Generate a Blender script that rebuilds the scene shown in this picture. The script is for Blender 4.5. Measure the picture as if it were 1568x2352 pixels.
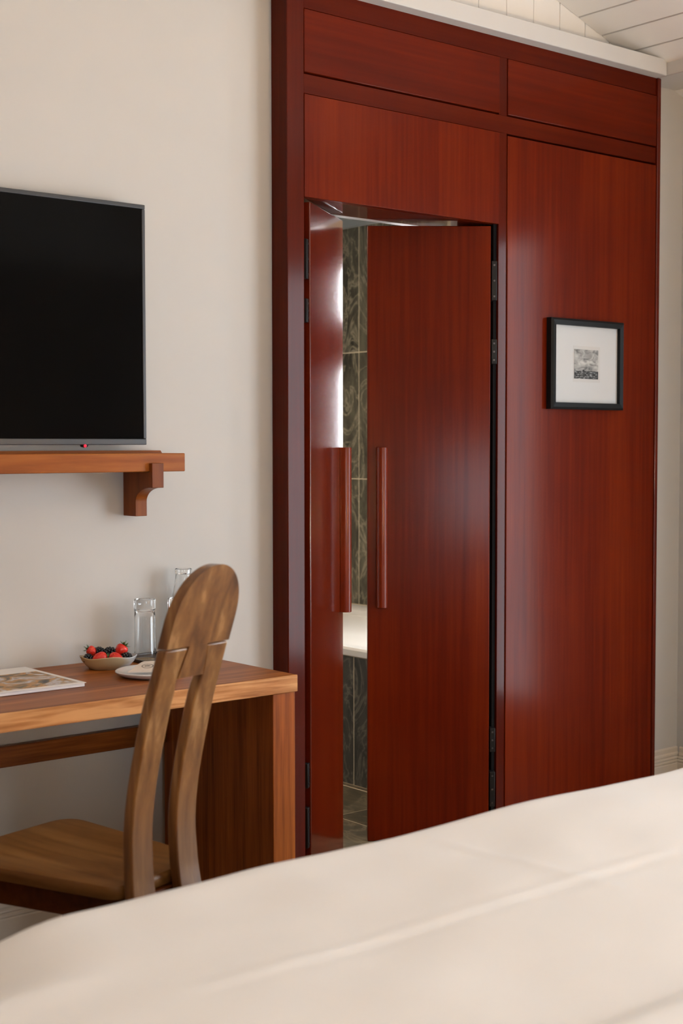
import bpy, bmesh, math, random
from mathutils import Vector, Matrix
random.seed(7)
for o in list(bpy.data.objects):
    bpy.data.objects.remove(o)
S = bpy.context.scene
COL = S.collection
R = math.radians
PI = math.pi

# ------------------------------------------------------------------ camera
YAW, PITCH, ROLL = R(39.805), R(2.739), R(-0.053)
CAM_H = 1.4
fw = Vector((math.sin(YAW) * math.cos(PITCH), math.cos(YAW) * math.cos(PITCH), -math.sin(PITCH)))
rt = Vector((math.cos(YAW), -math.sin(YAW), 0))
up = rt.cross(fw)
rt, up = rt * math.cos(ROLL) + up * math.sin(ROLL), -rt * math.sin(ROLL) + up * math.cos(ROLL)
cd = bpy.data.cameras.new('camera')
cam = bpy.data.objects.new('camera', cd)
COL.objects.link(cam)
cam.matrix_world = Matrix(((rt.x, up.x, -fw.x, 0), (rt.y, up.y, -fw.y, 0), (rt.z, up.z, -fw.z, CAM_H), (0, 0, 0, 1)))
cd.sensor_fit = 'VERTICAL'
cd.sensor_height = 36
cd.lens = 50
cd.clip_start = 0.05
cd.dof.use_dof = True
cd.dof.focus_distance = 4.7
cd.dof.aperture_fstop = 4.0
S.camera = cam

# ------------------------------------------------------------------ world, exposure, daylight
S.view_settings.view_transform = 'Standard'
S.view_settings.look = 'None'
S.view_settings.gamma = 1
S.view_settings.use_curve_mapping = False
S.view_settings.exposure = 0.92
W = bpy.data.worlds.new('world')
S.world = W
W.use_nodes = True
W.node_tree.nodes['Background'].inputs[0].default_value = (0.75, 0.86, 1.0, 1)
W.node_tree.nodes['Background'].inputs[1].default_value = 1.0

# room window (right wall) : opening and the daylight that falls through it
WY0, WY1, WZ0, WZ1 = -0.25, 2.72, 0.12, 2.42


def area_light(name, loc, rot, sx, sy, energy, color):
    l = bpy.data.lights.new(name, 'AREA')
    l.shape = 'RECTANGLE'
    l.size, l.size_y = sx, sy
    l.energy = energy
    l.color = color
    o = bpy.data.objects.new(name, l)
    COL.objects.link(o)
    o.location = loc
    o.rotation_euler = rot
    return o


DAY = 100
BACK = 13
# small window in the wall behind the bed
VX0, VX1, VZ0, VZ1 = 0.85, 1.65, 0.70, 1.38
area_light('daylight_back_window', ((VX0 + VX1) / 2, -0.63, (VZ0 + VZ1) / 2), (R(90), 0, 0), VX1 - VX0, VZ1 - VZ0, BACK, (0.80, 0.90, 1.0))
area_light('daylight_window', (5.16, (WY0 + WY1) / 2, (WZ0 + WZ1) / 2), (0, R(90), 0), WZ1 - WZ0, WY1 - WY0, DAY, (0.86, 0.94, 1.0))

# ------------------------------------------------------------------ node helpers and materials
def new_mat(name):
    m = bpy.data.materials.new(name)
    m.use_nodes = True
    nt = m.node_tree
    return m, nt, nt.nodes['Principled BSDF']


def node(nt, typ, **kw):
    n = nt.nodes.new(typ)
    for k, v in kw.items():
        if k in n.inputs.keys():
            n.inputs[k].default_value = v
        else:
            setattr(n, k, v)
    return n


def ramp(nt, stops, interp='LINEAR'):
    n = nt.nodes.new('ShaderNodeValToRGB')
    e = n.color_ramp.elements
    n.color_ramp.interpolation = interp
    while len(e) < len(stops):
        e.new(0.5)
    for i, (p, c) in enumerate(stops):
        e[i].position = p
        e[i].color = (c[0], c[1], c[2], 1)
    return n


def coords(nt, scale=(1, 1, 1), loc=(0, 0, 0), rot=(0, 0, 0)):
    tc = nt.nodes.new('ShaderNodeTexCoord')
    mp = nt.nodes.new('ShaderNodeMapping')
    mp.inputs['Scale'].default_value = scale
    mp.inputs['Location'].default_value = loc
    mp.inputs['Rotation'].default_value = rot
    nt.links.new(tc.outputs['Object'], mp.inputs['Vector'])
    return mp


def bump(nt, src, strength, dist, bsdf):
    b = node(nt, 'ShaderNodeBump', Strength=strength, Distance=dist)
    nt.links.new(src, b.inputs['Height'])
    nt.links.new(b.outputs['Normal'], bsdf.inputs['Normal'])
    return b


def plain(name, col, rough=0.5, metal=0.0, vary=0.06, nscale=6.0, bstr=0.0, bscale=120.0, spec=0.5, coat=0.0):
    m, nt, p = new_mat(name)
    mp = coords(nt)
    n = node(nt, 'ShaderNodeTexNoise', Scale=nscale, Detail=3.0)
    nt.links.new(mp.outputs[0], n.inputs['Vector'])
    r = ramp(nt, [(0.3, [c * (1 - vary) for c in col]), (0.7, [min(1, c * (1 + vary)) for c in col])])
    nt.links.new(n.outputs['Fac'], r.inputs['Fac'])
    nt.links.new(r.outputs['Color'], p.inputs['Base Color'])
    p.inputs['Roughness'].default_value = rough
    p.inputs['Metallic'].default_value = metal
    p.inputs['Specular IOR Level'].default_value = spec
    p.inputs['Coat Weight'].default_value = coat
    if bstr:
        n2 = node(nt, 'ShaderNodeTexNoise', Scale=bscale, Detail=4.0)
        nt.links.new(mp.outputs[0], n2.inputs['Vector'])
        bump(nt, n2.outputs['Fac'], bstr, 0.002, p)
    return m


def wood(name, cols, axis='Z', grain=60.0, stretch=0.05, wave=6.0, rough=0.35, coat=0.0, coat_rough=0.1, bstr=0.1, mottle=0.25, contrast=1.0, offs=0.0, spec=0.14, center=None):
    """Stained wood: fine streaks along `axis`, soft cathedral figure, slow mottling."""
    m, nt, p = new_mat(name)
    L = nt.links
    sc = {'X': (stretch, 1, 1), 'Y': (1, stretch, 1), 'Z': (1, 1, stretch)}[axis]
    mp = coords(nt, sc, (offs, offs * 1.7, offs * 0.3))
    # slow figure
    n0 = node(nt, 'ShaderNodeTexNoise', Scale=wave, Detail=2.0, Distortion=0.6)
    L.new(mp.outputs[0], n0.inputs['Vector'])
    mul = node(nt, 'ShaderNodeMath', operation='MULTIPLY')
    mul.inputs[1].default_value = 9.0
    L.new(n0.outputs['Fac'], mul.inputs[0])
    fr = node(nt, 'ShaderNodeMath', operation='PINGPONG')
    fr.inputs[1].default_value = 1.0
    L.new(mul.outputs[0], fr.inputs[0])
    # fine streaks
    n1 = node(nt, 'ShaderNodeTexNoise', Scale=grain, Detail=4.0, Roughness=0.6)
    L.new(mp.outputs[0], n1.inputs['Vector'])
    # mottling without stretch
    mp2 = coords(nt, (1, 1, 1), (offs, 0, 3))
    n2 = node(nt, 'ShaderNodeTexNoise', Scale=2.2, Detail=2.0)
    L.new(mp2.outputs[0], n2.inputs['Vector'])
    a = node(nt, 'ShaderNodeMath', operation='MULTIPLY_ADD')
    a.inputs[1].default_value = 0.30 * contrast
    L.new(fr.outputs[0], a.inputs[0])
    b = node(nt, 'ShaderNodeMath', operation='MULTIPLY')
    b.inputs[1].default_value = 0.75 * contrast
    L.new(n1.outputs['Fac'], b.inputs[0])
    L.new(b.outputs[0], a.inputs[2])
    c = node(nt, 'ShaderNodeMath', operation='MULTIPLY_ADD')
    c.inputs[1].default_value = mottle
    L.new(n2.outputs['Fac'], c.inputs[0])
    L.new(a.outputs[0], c.inputs[2])
    k = len(cols)
    lo, hi = (0.18, 0.92) if center is None else (center - 0.27, center + 0.27)
    r = ramp(nt, [(lo + (hi - lo) * i / (k - 1), cc) for i, cc in enumerate(cols)])
    L.new(c.outputs[0], r.inputs['Fac'])
    L.new(r.outputs['Color'], p.inputs['Base Color'])
    p.inputs['Roughness'].default_value = rough
    p.inputs['Specular IOR Level'].default_value = spec
    p.inputs['Coat Weight'].default_value = coat
    p.inputs['Coat Roughness'].default_value = coat_rough
    if bstr:
        bump(nt, n1.outputs['Fac'], bstr, 0.001, p)
    return m


def glass_mat(name, tint=(1, 1, 1), rough=0.0):
    m, nt, p = new_mat(name)
    mp = coords(nt)
    n = node(nt, 'ShaderNodeTexNoise', Scale=14.0)
    nt.links.new(mp.outputs[0], n.inputs['Vector'])
    p.inputs['Base Color'].default_value = (*tint, 1)
    p.inputs['Transmission Weight'].default_value = 1.0
    p.inputs['Roughness'].default_value = rough
    p.inputs['IOR'].default_value = 1.46
    bump(nt, n.outputs['Fac'], 0.04, 0.002, p)
    return m


def thin_glass(name):
    m, nt, p = new_mat(name)
    t = node(nt, 'ShaderNodeBsdfTransparent')
    g = node(nt, 'ShaderNodeBsdfGlossy', Roughness=0.02)
    mx = node(nt, 'ShaderNodeMixShader')
    mx.inputs[0].default_value = 0.05
    nt.links.new(t.outputs[0], mx.inputs[1])
    nt.links.new(g.outputs[0], mx.inputs[2])
    nt.links.new(mx.outputs[0], nt.nodes['Material Output'].inputs['Surface'])
    return m


def emit(name, col, strength):
    m, nt, p = new_mat(name)
    p.inputs['Base Color'].default_value = (*col, 1)
    p.inputs['Emission Color'].default_value = (*col, 1)
    p.inputs['Emission Strength'].default_value = strength
    return m


CH = [(0.062, 0.0045, 0.0004), (0.100, 0.0075, 0.0006), (0.146, 0.0145, 0.0010), (0.22, 0.032, 0.0020)]
CHD = [tuple(v * 0.72 for v in c) for c in CH]
M = {}
M['cherry'] = wood('cherry_wood', CH, 'Z', 55, 0.03, 2.2, 0.5, 0.22, 0.17, 0.05, 0.30, 0.7, spec=0.03)
M['cherry_x'] = wood('cherry_wood_cross_grain', CH, 'X', 55, 0.03, 2.2, 0.5, 0.22, 0.12, 0.05, 0.30, 0.55, 2.0, spec=0.03)
M['cherry_rail'] = wood('cherry_wood_rail', CHD, 'X', 55, 0.03, 2.2, 0.5, 0.18, 0.16, 0.05, 0.30, 0.55, 4.0, spec=0.03)
M['cherry_stile'] = wood('cherry_wood_stile', CHD, 'Z', 55, 0.03, 2.2, 0.5, 0.26, 0.12, 0.05, 0.30, 0.55, 5.0, spec=0.03)
M['cherry_gloss'] = wood('cherry_wood_gloss', CH, 'Z', 55, 0.03, 2.2, 0.5, 0.7, 0.07, 0.04, 0.30, 0.55, 7.0, spec=0.03)
M['cherry_leaf'] = wood('cherry_wood_polished_leaf', CH, 'Z', 55, 0.03, 2.2, 0.2, 0.8, 0.12, 0.12, 0.30, 0.6, 7.5, spec=0.4)
M['handle'] = wood('cherry_handle', [(v[0] * 1.6, v[1] * 2.0, v[2] * 2.0) for v in CH], 'Z', 70, 0.03, 2.2, 0.35, 0.35, 0.12, 0.03, 0.2, 0.5, 9.0, spec=0.1)
DK = [(0.08, 0.017, 0.0025), (0.18, 0.047, 0.007), (0.30, 0.09, 0.015), (0.46, 0.165, 0.038)]
M['desk_x'] = wood('oak_desk_long_grain', DK, 'X', 75, 0.045, 5, 0.4, 0.05, 0.25, 0.15, 0.2, 1.0)
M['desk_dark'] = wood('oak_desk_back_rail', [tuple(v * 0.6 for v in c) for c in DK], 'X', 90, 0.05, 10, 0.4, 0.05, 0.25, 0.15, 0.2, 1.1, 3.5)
M['desk_edge_lit'] = wood('oak_desk_edge_lit', [(0.16, 0.05, 0.012), (0.32, 0.12, 0.035), (0.46, 0.20, 0.07), (0.60, 0.30, 0.12)], 'X', 95, 0.07, 22, 0.4, 0.03, 0.25, 0.15, 0.2, 1.25, 2.5)  # lighter oak for the front edge: light falling on it put into the colours
M['desk_z'] = wood('oak_desk_upright_grain', [(c[0] * 1.2, c[1] * 1.08, c[2] * 0.9) for c in DK], 'Z', 120, 0.035, 9, 0.4, 0.05, 0.25, 0.15, 0.35, 0.8, 1.0)
SH = [(0.10, 0.020, 0.003), (0.19, 0.044, 0.006), (0.27, 0.072, 0.010), (0.34, 0.105, 0.016)]
M['shelf'] = wood('oak_shelf', SH, 'X', 70, 0.08, 9, 0.4, 0.08, 0.3, 0.1, 0.5, 0.9, 3.0)
M['bracket'] = wood('oak_bracket', [tuple(v * 0.8 for v in c) for c in SH], 'Z', 60, 0.06, 4, 0.4, 0.15, 0.3, 0.1, 0.3, 0.7, 6.0)
CR = [(0.070, 0.023, 0.004), (0.145, 0.055, 0.013), (0.215, 0.095, 0.026), (0.31, 0.155, 0.055)]
M['chair'] = wood('chair_wood', CR, 'Z', 50, 0.06, 7, 0.30, 0.32, 0.28, 0.12, 0.6, 1.0, spec=0.4, center=0.83)
M['seat'] = wood('chair_seat_wood', [(0.06, 0.022, 0.006), (0.12, 0.048, 0.012), (0.19, 0.085, 0.024), (0.24, 0.115, 0.035)], 'Y', 34, 0.08, 8, 0.33, 0.1, 0.25, 0.1, 0.5, 0.8)
M['chair_dark'] = wood('chair_dark_wood', [tuple(v * 0.45 for v in c) for c in SH], 'X', 50, 0.06, 7, 0.4, 0.1, 0.25, 0.1, 0.3, 0.6)

M['wall'] = plain('wall_plaster', (0.545, 0.535, 0.515), 0.85, vary=0.015, nscale=3, bstr=0.05, bscale=90, spec=0.25)
M['white'] = plain('white_paint', (0.60, 0.59, 0.575), 0.55, vary=0.015, nscale=4, bstr=0.03, bscale=60, spec=0.35)
M['ceil'] = plain('white_paint_lit', (0.85, 0.83, 0.80), 0.6, vary=0.015, nscale=4, bstr=0.03, bscale=60, spec=0.3)  # same white paint as the beam, lightened in place of light on the ceiling
M['base'] = plain('skirting_paint', (0.62, 0.56, 0.48), 0.5, vary=0.02)
M['floor'] = wood('floor_boards', [(0.16, 0.11, 0.07), (0.22, 0.155, 0.10), (0.28, 0.20, 0.135)], 'X', 40, 0.05, 5, 0.5, 0, 0.2, 0.08)
M['black'] = plain('black_plastic', (0.012, 0.012, 0.013), 0.4, vary=0.1)
M['bezel'] = plain('tv_bezel', (0.045, 0.047, 0.052), 0.38, metal=0.3, vary=0.04)
M['screen'] = plain('tv_screen', (0.004, 0.0038, 0.0038), 0.09, vary=0.05, spec=0.07)
M['frame'] = plain('black_frame', (0.008, 0.0085, 0.009), 0.45, vary=0.1, spec=0.16)
M['mat'] = plain('picture_mount', (0.53, 0.53, 0.525), 0.9, vary=0.01)
M['iron'] = plain('hinge_metal', (0.006, 0.006, 0.007), 0.45, vary=0.1, spec=0.3)
M['screw'] = plain('screw_metal', (0.12, 0.12, 0.13), 0.35, metal=1.0, vary=0.1)
M['tub'] = plain('tub_enamel', (0.80, 0.76, 0.69), 0.18, vary=0.01, coat=0.3)
M['grout'] = plain('tile_grout', (0.70, 0.58, 0.40), 0.9, vary=0.05, nscale=30)
M['plaster_bath'] = plain('bathroom_plaster', (0.30, 0.31, 0.30), 0.8, vary=0.03)
M['linen'] = plain('white_linen', (0.80, 0.79, 0.78), 0.85, vary=0.012, nscale=5, bstr=0.05, bscale=300, spec=0.2)
M['linen2'] = plain('white_pillow_cotton', (0.80, 0.78, 0.77), 0.85, vary=0.01, nscale=5, bstr=0.05, bscale=300, spec=0.2)
M['headboard'] = plain('headboard_fabric', (0.18, 0.13, 0.09), 0.9, vary=0.1, nscale=60)
M['curtain'] = plain('olive_curtain', (0.075, 0.055, 0.025), 0.9, vary=0.25, nscale=3)
M['glass'] = glass_mat('clear_glass', (0.985, 0.99, 0.99))
M['pane'] = thin_glass('window_pane')
M['brass'] = plain('lamp_brass', (0.5, 0.33, 0.12), 0.3, metal=1.0, vary=0.05)


def slate_mat(name, c0, c1, vein, ax):
    m, nt, p = new_mat(name)
    L = nt.links
    sc = {'Z': (1, 1, 0.45), 'Y': (1, 0.45, 1)}[ax]
    oi = nt.nodes.new('ShaderNodeObjectInfo')
    mp = coords(nt, sc)
    add = node(nt, 'ShaderNodeVectorMath', operation='ADD')
    mulv = node(nt, 'ShaderNodeVectorMath', operation='SCALE')
    mulv.inputs['Scale'].default_value = 7.0
    L.new(oi.outputs['Location'], mulv.inputs[0])
    L.new(mp.outputs[0], add.inputs[0])
    L.new(mulv.outputs[0], add.inputs[1])
    n = node(nt, 'ShaderNodeTexNoise', Scale=7.0, Detail=5.0, Roughness=0.65, Distortion=1.2)
    L.new(add.outputs[0], n.inputs['Vector'])
    r = ramp(nt, [(0.33, c0), (0.62, c1)])
    L.new(n.outputs['Fac'], r.inputs['Fac'])
    n2 = node(nt, 'ShaderNodeTexNoise', Scale=5.0, Detail=4.0, Roughness=0.6, Distortion=2.2)
    L.new(add.outputs[0], n2.inputs['Vector'])
    ab = node(nt, 'ShaderNodeMath', operation='SUBTRACT')
    ab.inputs[1].default_value = 0.5
    L.new(n2.outputs['Fac'], ab.inputs[0])
    ab2 = node(nt, 'ShaderNodeMath', operation='ABSOLUTE')
    L.new(ab.outputs[0], ab2.inputs[0])
    vr = ramp(nt, [(0.0, (1, 1, 1)), (0.018, (0.35, 0.35, 0.35)), (0.05, (0, 0, 0))])
    L.new(ab2.outputs[0], vr.inputs['Fac'])
    mx = node(nt, 'ShaderNodeMixRGB')
    mx.inputs['Color2'].default_value = (*vein, 1)
    sc2 = node(nt, 'ShaderNodeMath', operation='MULTIPLY')
    sc2.inputs[1].default_value = 0.6
    L.new(vr.outputs['Color'], sc2.inputs[0])
    L.new(sc2.outputs[0], mx.inputs['Fac'])
    L.new(r.outputs['Color'], mx.inputs['Color1'])
    L.new(mx.outputs['Color'], p.inputs['Base Color'])
    p.inputs['Roughness'].default_value = 0.42
    bump(nt, n.outputs['Fac'], 0.25, 0.003, p)
    return m


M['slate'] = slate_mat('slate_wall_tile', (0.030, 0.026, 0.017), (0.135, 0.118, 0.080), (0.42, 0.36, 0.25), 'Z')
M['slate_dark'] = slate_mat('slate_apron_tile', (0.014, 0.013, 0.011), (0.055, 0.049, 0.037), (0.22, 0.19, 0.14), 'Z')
M['slate_floor'] = slate_mat('slate_floor_tile', (0.05, 0.040, 0.022), (0.13, 0.10, 0.058), (0.27, 0.21, 0.13), 'Y')


# ------------------------------------------------------------------ mesh helpers
PM = {}


class MB:
    def __init__(s):
        s.v, s.f = [], []

    def add(s, vs, fs):
        o = len(s.v)
        s.v += [Vector(v) for v in vs]
        s.f += [tuple(i + o for i in f) for f in fs]
        return s

    def box(s, x0, x1, y0, y1, z0, z1):
        return s.add([(x0, y0, z0), (x1, y0, z0), (x1, y1, z0), (x0, y1, z0), (x0, y0, z1), (x1, y0, z1), (x1, y1, z1), (x0, y1, z1)],
                     [(0, 3, 2, 1), (4, 5, 6, 7), (0, 1, 5, 4), (1, 2, 6, 5), (2, 3, 7, 6), (3, 0, 4, 7)])

    def prism(s, poly, axis, a0, a1):
        """poly: 2-D points; extruded along axis. X: (y,z)  Y: (x,z)  Z: (x,y)"""
        mk = {'X': lambda p, a: (a, p[0], p[1]), 'Y': lambda p, a: (p[0], a, p[1]), 'Z': lambda p, a: (p[0], p[1], a)}[axis]
        n = len(poly)
        vs = [mk(p, a0) for p in poly] + [mk(p, a1) for p in poly]
        fs = [tuple(range(n)), tuple(range(2 * n - 1, n - 1, -1))]
        fs += [(i, i + n, (i + 1) % n + n, (i + 1) % n) for i in range(n)]
        return s.add(vs, fs)

    def lathe(s, prof, n=32, c=(0, 0, 0), closed=False):
        vs, fs = [], []
        for (r, z) in prof:
            for k in range(n):
                a = 2 * PI * k / n
                vs.append((c[0] + r * math.cos(a), c[1] + r * math.sin(a), c[2] + z))
        m = len(prof)
        rng = m if closed else m - 1
        for i in range(rng):
            for k in range(n):
                j = (i + 1) % m
                fs.append((i * n + k, i * n + (k + 1) % n, j * n + (k + 1) % n, j * n + k))
        return s.add(vs, fs)

    def loft(s, rings, caps=True, closed_ring=True):
        n = len(rings[0])
        vs = [p for r in rings for p in r]
        fs = []
        for i in range(len(rings) - 1):
            for k in range(n if closed_ring else n - 1):
                fs.append((i * n + k, i * n + (k + 1) % n, (i + 1) * n + (k + 1) % n, (i + 1) * n + k))
        if caps:
            fs.append(tuple(range(n - 1, -1, -1)))
            b = (len(rings) - 1) * n
            fs.append(tuple(b + k for k in range(n)))
        return s.add(vs, fs)

    def tube(s, pts, r, n=10):
        rings = []
        for i, p in enumerate(pts):
            p = Vector(p)
            a = Vector(pts[max(0, i - 1)])
            b = Vector(pts[min(len(pts) - 1, i + 1)])
            t = (b - a).normalized()
            q = Vector((0, 0, 1)) if abs(t.z) < 0.9 else Vector((1, 0, 0))
            e1 = t.cross(q).normalized()
            e2 = t.cross(e1)
            rings.append([p + e1 * r * math.cos(2 * PI * k / n) + e2 * r * math.sin(2 * PI * k / n) for k in range(n)])
        return s.loft(rings)

    def build(s, name, mat, parent=None, local=False, bevel=0.0, seg=2, smooth=False, subsurf=0, origin=None):
        me = bpy.data.meshes.new(name)
        o = bpy.data.objects.new(name, me)
        COL.objects.link(o)
        vs = s.v
        if parent is not None:
            o.parent = parent
            PM[o] = PM[parent]
            if not local:
                inv = PM[parent].inverted()
                vs = [inv @ v for v in vs]
            # give the part an origin of its own, at the middle of its base
            lo = Vector([min(v[i] for v in vs) for i in range(3)])
            hi = Vector([max(v[i] for v in vs) for i in range(3)])
            org = Vector(((lo.x + hi.x) / 2, (lo.y + hi.y) / 2, lo.z))
            vs = [v - org for v in vs]
            o.location = org
            PM[o] = PM[parent] @ Matrix.Translation(org)
        else:
            lo = Vector([min(v[i] for v in vs) for i in range(3)])
            hi = Vector([max(v[i] for v in vs) for i in range(3)])
            org = Vector(origin) if origin else Vector(((lo.x + hi.x) / 2, (lo.y + hi.y) / 2, lo.z))
            vs = [v - org for v in vs]
            o.location = org
            PM[o] = Matrix.Translation(org)
        me.from_pydata(vs, [], s.f)
        bm = bmesh.new()
        bm.from_mesh(me)
        bmesh.ops.recalc_face_normals(bm, faces=bm.faces)
        bm.to_mesh(me)
        bm.free()
        me.materials.append(M[mat] if isinstance(mat, str) else mat)
        if bevel:
            b = o.modifiers.new('bevel', 'BEVEL')
            b.width = bevel
            b.segments = seg
            b.limit_method = 'ANGLE'
            b.angle_limit = R(40)
        if subsurf:
            q = o.modifiers.new('sub', 'SUBSURF')
            q.levels = q.render_levels = subsurf
        if smooth or bevel:
            for p in me.polygons:
                p.use_smooth = True
            if not subsurf:
                me.set_sharp_from_angle(angle=R(38))
        return o


def tag(o, label, cat=None, group=None, kind=None):
    o['label'] = label
    if cat:
        o['category'] = cat
    if group:
        o['group'] = group
    if kind:
        o['kind'] = kind
    return o


def thing(name, label, cat, loc, rotz=0.0, group=None, kind=None):
    o = bpy.data.objects.new(name, None)
    COL.objects.link(o)
    o.empty_display_size = 0.1
    o.location = loc
    o.rotation_euler = (0, 0, rotz)
    PM[o] = Matrix.Translation(Vector(loc)) @ Matrix.Rotation(rotz, 4, 'Z')
    return tag(o, label, cat, group, kind)


def struct(o, label=None):
    o['kind'] = 'structure'
    if label:
        o['label'] = label
    return o


def boxo(name, mat, x0, x1, y0, y1, z0, z1, parent=None, **kw):
    return MB().box(x0, x1, y0, y1, z0, z1).build(name, mat, parent, **kw)


def ease(pts, x):
    """smooth interpolation through (x, y) pairs (Catmull-Rom)"""
    n = len(pts)
    if x <= pts[0][0]:
        return pts[0][1]
    if x >= pts[-1][0]:
        return pts[-1][1]
    for i in range(n - 1):
        if pts[i][0] <= x <= pts[i + 1][0]:
            x0, y0 = pts[i]
            x1, y1 = pts[i + 1]
            m0 = (pts[min(n - 1, i + 1)][1] - pts[max(0, i - 1)][1]) / (pts[min(n - 1, i + 1)][0] - pts[max(0, i - 1)][0])
            m1 = (pts[min(n - 1, i + 2)][1] - pts[i][1]) / (pts[min(n - 1, i + 2)][0] - pts[i][0])
            h = x1 - x0
            t = (x - x0) / h
            return (2 * t ** 3 - 3 * t * t + 1) * y0 + (t ** 3 - 2 * t * t + t) * h * m0 + (-2 * t ** 3 + 3 * t * t) * y1 + (t ** 3 - t * t) * h * m1


# ------------------------------------------------------------------ the room
YW = 3.73            # television wall
YC = 3.647           # face of the cherry panelling
XR = 4.98            # right wall
XL, YB = -3.20, -0.45
XB = 4.98            # bathroom tile wall
FZ = -0.066           # finished floor (heights are counted from 1.40 m below the lens)
EAVE_X, EAVE_Z = 4.70, 2.925
SLOPE = 0.33
RIDGE_X = 1.85
ridge_z = EAVE_Z + SLOPE * (EAVE_X - RIDGE_X)
DX0, DX1, DZ = 2.884, 3.788, 2.20     # doorway

struct(boxo('floor', 'floor', XL - 0.15, XR + 0.15, YB - 0.15, YW + 0.15, FZ - 0.1, FZ), 'wooden floor of the bedroom')


def roof_z(x):
    return EAVE_Z + SLOPE * ((EAVE_X - x) if x > RIDGE_X else (x - (2 * RIDGE_X - EAVE_X)))


wf = MB()
wf.box(XL, DX0 - 0.0, YW, YW + 0.15, FZ, 2.92)
wf.box(DX1, XR, YW, YW + 0.15, FZ, 2.92)
wf.box(DX0, DX1, YW, YW + 0.15, DZ + 0.02, 2.92)
wf.prism([(XL, 2.92), (XR, 2.92), (EAVE_X, EAVE_Z + 0.05), (RIDGE_X, ridge_z + 0.05), (2 * RIDGE_X - EAVE_X, EAVE_Z + 0.05)], 'Y', YW + 0.012, YW + 0.15)
wall_front = struct(wf.build('wall_front', 'wall'), 'pale plastered wall behind the television and desk')
# upright boards on the gable above the beam
xs = []
x = 3.759 - 0.147 * 34
while x < EAVE_X:
    x0, x1 = max(x, 2 * RIDGE_X - EAVE_X) + 0.0009, min(x + 0.147, EAVE_X) - 0.0009
    if x1 - x0 > 0.02:
        MB().prism([(x0, 2.90), (x1, 2.90), (x1, roof_z(x1) + 0.01)] + ([(RIDGE_X, ridge_z + 0.01)] if x0 < RIDGE_X < x1 else []) + [(x0, roof_z(x0) + 0.01)], 'Y', YW - 0.004, YW + 0.02).build('board', 'ceil', wall_front, bevel=0.002, seg=1)
    x += 0.147

wr = MB()
wr.box(XR, XR + 0.15, YB, WY0, FZ, 2.95).box(XR, XR + 0.15, WY1, YW + 0.15, FZ, 2.95)
wr.box(XR, XR + 0.15, WY0, WY1, FZ, WZ0).box(XR, XR + 0.15, WY0, WY1, WZ1, 2.95)
struct(wr.build('wall_right', 'wall'), 'pale plastered window wall at the right')
struct(boxo('wall_left', 'cherry', XL - 0.15, XL, YB, YW + 0.15, FZ, 2.95), 'unseen left wall, given dark cherry to cut the light bounced from it')  # cherry facing is invented, to darken bounce light from the left
wb = MB().box(XL - 0.15, VX0, YB - 0.15, YB, FZ, 2.95).box(VX1, XR + 0.15, YB - 0.15, YB, FZ, 2.95)
wb.box(VX0, VX1, YB - 0.15, YB, FZ, VZ0).box(VX0, VX1, YB - 0.15, YB, VZ1, 2.95)
wb.prism([(XL, 2.95), (XR, 2.95), (EAVE_X, EAVE_Z + 0.05), (RIDGE_X, ridge_z + 0.05), (2 * RIDGE_X - EAVE_X, EAVE_Z + 0.05)], 'Y', YB - 0.15, YB)
struct(wb.build('wall_back', 'wall'), 'pale plastered wall behind the bed')

# sloped board ceiling
ce = MB()
for sgn in (1, -1):
    ex = EAVE_X if sgn > 0 else 2 * RIDGE_X - EAVE_X
    def slab(xa, xb, ya, yb):
        za, zb = [EAVE_Z + SLOPE * (abs(ex - RIDGE_X) - abs(q - RIDGE_X)) for q in (xa, xb)]
        ce.prism([(xa, za + 0.02), (xb, zb + 0.02), (xb, zb + 0.08), (xa, za + 0.08)], 'Y', ya, yb)
    slab(RIDGE_X, ex + sgn * 0.3, YB - 0.15, YW + 0.15)
ceiling = struct(ce.build('ceiling', 'ceil'), 'sloping white boarded ceiling')
x = 4.442 + 0.138 * 2
while x > RIDGE_X - 0.1:
    for sgn in (1, -1):
        a, b = max(x - 0.138 + 0.0014, RIDGE_X), min(x - 0.0014, EAVE_X + 0.005)
        if b - a > 0.02:
            za, zb = roof_z(a), roof_z(b)
            if sgn < 0:
                a, b = 2 * RIDGE_X - a, 2 * RIDGE_X - b
            MB().prism([(a, za), (b, zb), (b, zb + 0.022), (a, za + 0.022)], 'Y', YB, YW - 0.004).build('board', 'ceil', ceiling, bevel=0.003, seg=1)
    x -= 0.138

struct(boxo('trim_1', 'white', XL, EAVE_X - 0.002, 3.599, YW - 0.006, 2.872, 2.936, bevel=0.003), 'white painted beam running above the cherry panelling')
struct(boxo('trim_2', 'white', EAVE_X, XR, YB, YW, 2.872, 2.942, bevel=0.003), 'white boxed eave along the window wall')
struct(boxo('trim_3', 'white', XL, 2 * RIDGE_X - EAVE_X, YB, YW - 0.14, 2.872, 2.942), 'white boxed eave along the left wall')

# moulded skirting boards
bp = [(0, FZ), (-0.020, FZ), (-0.020, 0.034), (-0.016, 0.038), (-0.019, 0.043), (-0.019, 0.048), (-0.013, 0.051), (-0.016, 0.056), (-0.015, 0.060), (-0.010, 0.063), (-0.012, 0.070), (-0.011, 0.077), (-0.006, 0.081), (-0.006, 0.098), (-0.002, 0.104), (0, 0.104)]
sk = MB().prism([(YW + a, z) for a, z in bp], 'X', XL, 2.813)
sk.prism([(YW + a, z) for a, z in bp], 'X', 4.722, XR)
struct(sk.build('baseboard_front', 'base'), 'moulded skirting board along the television wall')
struct(MB().prism([(XR + a, z) for a, z in bp], 'Y', WY1 + 0.05, YW - 0.018).build('baseboard_right', 'base'), 'moulded skirting board along the window wall')

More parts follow.
